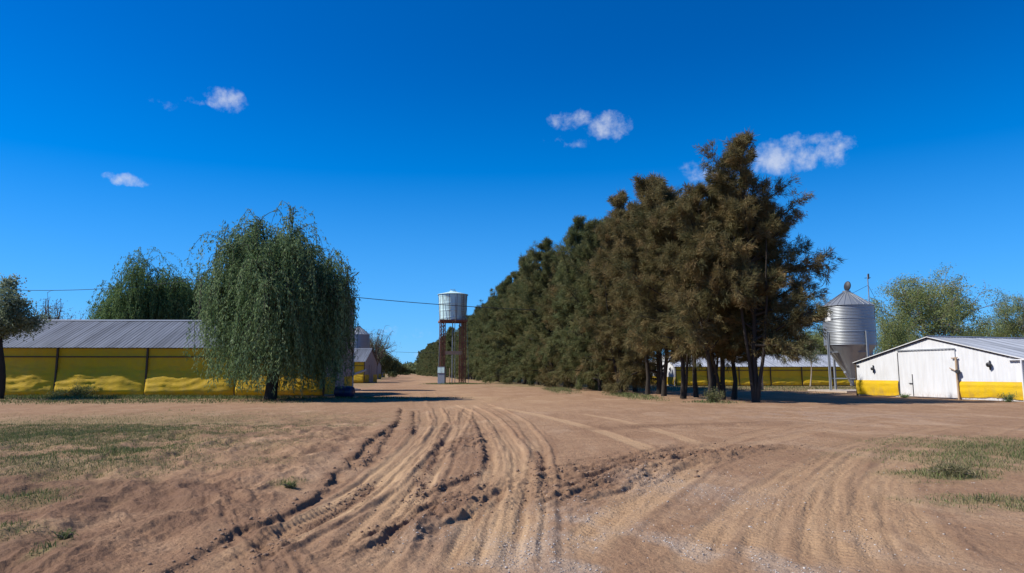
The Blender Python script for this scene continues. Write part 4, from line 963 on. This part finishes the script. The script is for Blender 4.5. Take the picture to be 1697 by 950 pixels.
def broadleaf(seed, H, R, base, nb, leaves_per, leaf=(.2, .35), wid=(.08, .14), trunk_r=.25, open_=0.5, rise=.9, lean=0, trunks=1, clump=.5):
    rg = np.random.default_rng(seed); lines = []; C = []; Dv = []; T = []
    for tk in range(trunks):
        k = 7; tz = np.linspace(0, H*.5, k); a0 = tk*2.1+seed; tp = np.column_stack([math.cos(a0)*tz*.16*(trunks > 1)+.15*np.sin(tz)+lean*(tz/H), math.sin(a0)*tz*.16*(trunks > 1)+.1*np.cos(tz), tz]); lines.append((tp, np.linspace(trunk_r, trunk_r*.5, k)))
        for i in range(nb):
            az = i*2.4+rg.normal(0, .4); h = base+(H*.5-base)*rg.uniform(0, 1); p0 = np.array([np.interp(h, tz, tp[:, j]) for j in range(3)]); el = rise+rg.normal(0, .28)
            L_ = min(R/max(.3, math.cos(el)), (H-h)*1.0/max(.3, math.sin(el)))*rg.uniform(.65, 1.0); P = bend(p0, (math.cos(az)*math.cos(el), math.sin(az)*math.cos(el), math.sin(el)), L_, 8, rg, -.1, .4)
            lines.append((P, np.linspace(.3*trunk_r+.02, .015, 8)))
            for s in range(int(5+L_)):
                u = rg.uniform(.35, 1)*7; ii = min(6, int(u)); q = P[ii]+(P[ii+1]-P[ii])*(u-ii); Sx = bend(q, rg.normal(size=3)+np.array([0, 0, .5]), rg.uniform(.5, 1.5)*R/5, 5, rg, -.2, .4); lines.append((Sx, np.linspace(.025, .008, 5)))
                if rg.uniform() < open_*.5: continue
                tone = rg.normal(.45, .2)
                for e in (2, 3, 4):
                    m = int(leaves_per*rg.uniform(.5, 1.3)); C.append(Sx[e]+rg.normal(size=(m, 3))*clump*np.array([1, 1, .75])); Dv.append(rg.normal(size=(m, 3))+np.array([0, 0, -.5])); T.append(np.full(m, tone)+rg.normal(0, .15, m))
    if C: C = np.vstack(C); Dv = np.vstack(Dv); T = np.concatenate(T); cm = leaves_mesh('crown', C, Dv, rg.uniform(*leaf, len(C)), rg.uniform(*wid, len(C)), T, rg)
    else: cm = None
    return tubes_mesh('trunk', lines, 6), cm
# near tree cut by the left edge
t_, c_ = broadleaf(31, 8.0, 2.0, 3.8, 17, 60, leaf=(.12, .24), wid=(.06, .11), trunk_r=.42, rise=.75, clump=.28)
tree('leafy_tree', (at(-8, 43.5), 43.5, 0), t_, c_, (M['bark_dark'], M['grey_leaf']), 'dark-trunked tree with small grey-green leaves cut off by the left edge', 'tree')
# gum trees behind the right shed
t_, c_ = broadleaf(41, 14.5, 7.6, 3.0, 11, 44, leaf=(.18, .34), wid=(.06, .11), trunk_r=.17, rise=.95, trunks=4, open_=.8, clump=.5)
GE = 'airy trees behind the right shed'
tree('gum_tree', (at(1548, 96, 6), 96, 0), t_, c_, (M['bark_grey'], M['euca']), 'airy spreading tree with pale limbs behind the white shed roof', 'tree', GE, sc=(1.15, 1.15, hz(459, 96)/14.6))
tree('gum_tree', (at(1700, 104, 6), 104, 0), t_, c_, (M['bark_grey'], M['euca']), 'airy tree cut by the right edge behind the shed roof', 'tree', GE, rz=2.2, sc=(.75, .75, hz(497, 104)/14.6))
t2, c2 = broadleaf(42, 10, 4.2, 2.0, 12, 44, leaf=(.18, .34), wid=(.06, .12), trunk_r=.2, rise=.85, trunks=2, open_=.4, clump=.6)
tree('gum_tree', (at(1642, 110, 5), 110, 0), t2, c2, (M['bark_grey'], M['euca']), 'low leafy tree filling the gap between the spreading tree and the edge tree', 'tree', GE, rz=1.7, sc=(1.1, 1.1, hz(520, 110)/10.2))
tree('gum_tree', (at(1475, 90, 6), 90, 0), t2, c2, (M['bark_grey'], M['euca']), 'small loose tree between the silo and the airy spreading tree', 'tree', GE, sc=(.55, .55, 1.0))
tree('pale_tree', (at(1322, 118, 5), 118, 0), t2, c2, (M['bark_grey'], M['grey_leaf']), 'pale grey-green bushy tree above the far right shed roof', 'tree', GE, rz=1, sc=(1.1, 1.1, hz(538, 118)/10.2))
tree('gum_tree', (at(1375, 112, 5), 112, 0), t2, c2, (M['bark_grey'], M['cas_green']), 'dark green tree directly left of the silo behind the far shed', 'tree', GE, rz=2, sc=(.9, .9, hz(530, 112)/10.2))
tree('gum_tree', (at(1275, 122, 5), 122, 0), t2, c2, (M['bark_grey'], M['euca']), 'low green tree half hidden by the near casuarina branches', 'tree', GE, rz=3, sc=(.9, .9, hz(556, 122)/10.2))
# saplings
t3, c3 = broadleaf(43, 5.0, 1.0, 2.2, 8, 22, leaf=(.08, .16), wid=(.03, .06), trunk_r=.07, rise=1.1, open_=.3, clump=.25)
tree('sapling', (at(1342, 78, 2), 78, 0), t3, c3, (M['bark_pale'], M['grey_leaf']), 'slender pale-stemmed sapling in front of the far right shed', 'tree', sc=(1.3, 1.3, 1.25))
# bare trees
t4, c4 = broadleaf(51, 9, 3.6, 2.0, 26, 8, leaf=(.12, .24), wid=(.05, .09), trunk_r=.34, rise=1.0, open_=1.2, clump=.5, trunks=2)
tree('bare_tree', (at(82, 82, 6), 82, 0), t4, c4, (M['twig'], M['grey_leaf']), 'nearly leafless bluish tree showing over the left roof', 'tree', 'nearly leafless trees', sc=(1, 1, hz(488, 82)/9.2))
tree('bare_tree', (at(622, 150, 6), 150, 0), t4, c4, (M['twig'], M['euca']), 'thin half-bare tree beyond the second left shed', 'tree', 'nearly leafless trees', rz=1, sc=(1.2, 1.2, hz(541, 150)/9.2))
# distant round trees at the end of the road, left
t5, c5 = broadleaf(61, 9, 4.5, 1.0, 16, 60, leaf=(.3, .6), wid=(.2, .4), trunk_r=.25, rise=.8, open_=.1, clump=.8)
for px, Y, top, lab in [(629, 200, 582, 'small dark round tree beyond the left sheds, nearest of the far trees'), (645, 235, 594, 'round dark tree near the end of the road on the left'), (654, 300, 602, 'low tree at the very end of the road, left of the gap'),
                        (612, 185, 588, 'dark tree behind the third left shed'), (664, 480, 609, 'tiny distant tree in the gap where the road ends'), (675, 560, 610, 'tiny distant tree closing the right side of the road gap')]:
    tree('distant_tree', (at(px, Y, 5), Y, 0), t5, c5, (M['bark_dark'], M['cas_green']), lab, 'tree', 'distant trees at the end of the road', rz=px, sc=(.8*Y/235, .8*Y/235, hz(top, Y)/9.0))
# hanging skirts, shrubs
def shrub(name, px, Y, h, r, mat, label, seed, n=900, leaf=(.06, .14), wid=(.02, .05), group=None):
    rg = np.random.default_rng(seed); x0 = at(px, Y); rt = empty(name, (x0, Y, gz(x0, Y)), label=label, cat='shrub', group=group)
    lines = []; C = []; Dv = []
    for i in range(14):
        az = i*2.4; P = bend((0, 0, 0), (math.cos(az)*.7, math.sin(az)*.7, rg.uniform(.4, 1.3)), r*rg.uniform(.7, 1.1), 5, rg, .1, .4); P[:, 2] *= h/r; lines.append((P, np.linspace(.015, .005, 5)))
        m = n//14; u = rg.uniform(0.2, 4, m); ii = np.minimum(3, u.astype(int)); C.append(P[ii]+(P[ii+1]-P[ii])*(u-ii)[:, None]+rg.normal(size=(m, 3))*.13*r); Dv.append(rg.normal(size=(m, 3))+np.array([0, 0, .3]))
    C = np.vstack(C); C[:, 2] = np.abs(C[:, 2]); link('stem', tubes_mesh('stem', lines, 5), M['twig'], rt); link('foliage', leaves_mesh('foliage', C, np.vstack(Dv), rg.uniform(*leaf, len(C)), rg.uniform(*wid, len(C)), rg.uniform(0, 1, len(C)), rg), mat, rt)
    return rt
shrub('shrub', 132, 46.2, .8, 1.3, M['cas_green'], 'low dark shrub against the yellow curtain, near the left edge', 71, 2600)
shrub('shrub', 95, 46.4, .45, .9, M['cas_green'], 'small dark weed left of the low shrub by the curtain', 72, 1200)
shrub('shrub', 1500, 45.8, .28, .45, M['willow_far'], 'tiny green weed at the foot of the left yellow gable curtain', 73, 300)
shrub('shrub', 1672, 39.2, .55, .55, M['willow_far'], 'bushy weed at the foot of the right yellow gable curtain', 74, 500)
shrub('shrub', 1182, 38.6, .9, .8, M['cas_olive'], 'ragged low bush at the foot of the nearest casuarinas', 75, 1500)
shrub('grass_tuft', 1578, 11.3, .13, .42, M['grass'], 'dense dry green grass tuft on the bare sand at the right', 76, 2200, leaf=(.06, .13), wid=(.006, .012))
shrub('grass_tuft', 482, 9.9, .08, .13, M['grass_green'], 'tiny green weed on the hummocks left of the wheel ruts', 77, 260, leaf=(.04, .08), wid=(.005, .01))
shrub('grass_tuft', 107, 6.9, .07, .12, M['grass_green'], 'small green sprig in the lower left corner', 78, 300, leaf=(.03, .07), wid=(.004, .008))
# far-off belt of trees on the horizon, one mass
rg = np.random.default_rng(90); n = 60000; a = rg.uniform(-1.1, 1.1, n); d_ = rg.uniform(850, 1000, n); x = np.sin(a)*d_; y = np.cos(a)*d_; top = 7+9*fbm(a*60, a*0, 4, 91)
C = np.column_stack([x, y, rg.uniform(0, 1, n)**.7*top]); 
fw = link('far_treeline', leaves_mesh('far_treeline', C, rg.normal(size=(n, 3)), rg.uniform(2, 5, n), rg.uniform(1.5, 3.5, n), rg.uniform(0, 1, n), rg), M['cas_green']); tag(fw, 'thin far-off belt of trees along the horizon', 'woodland', kind='stuff')
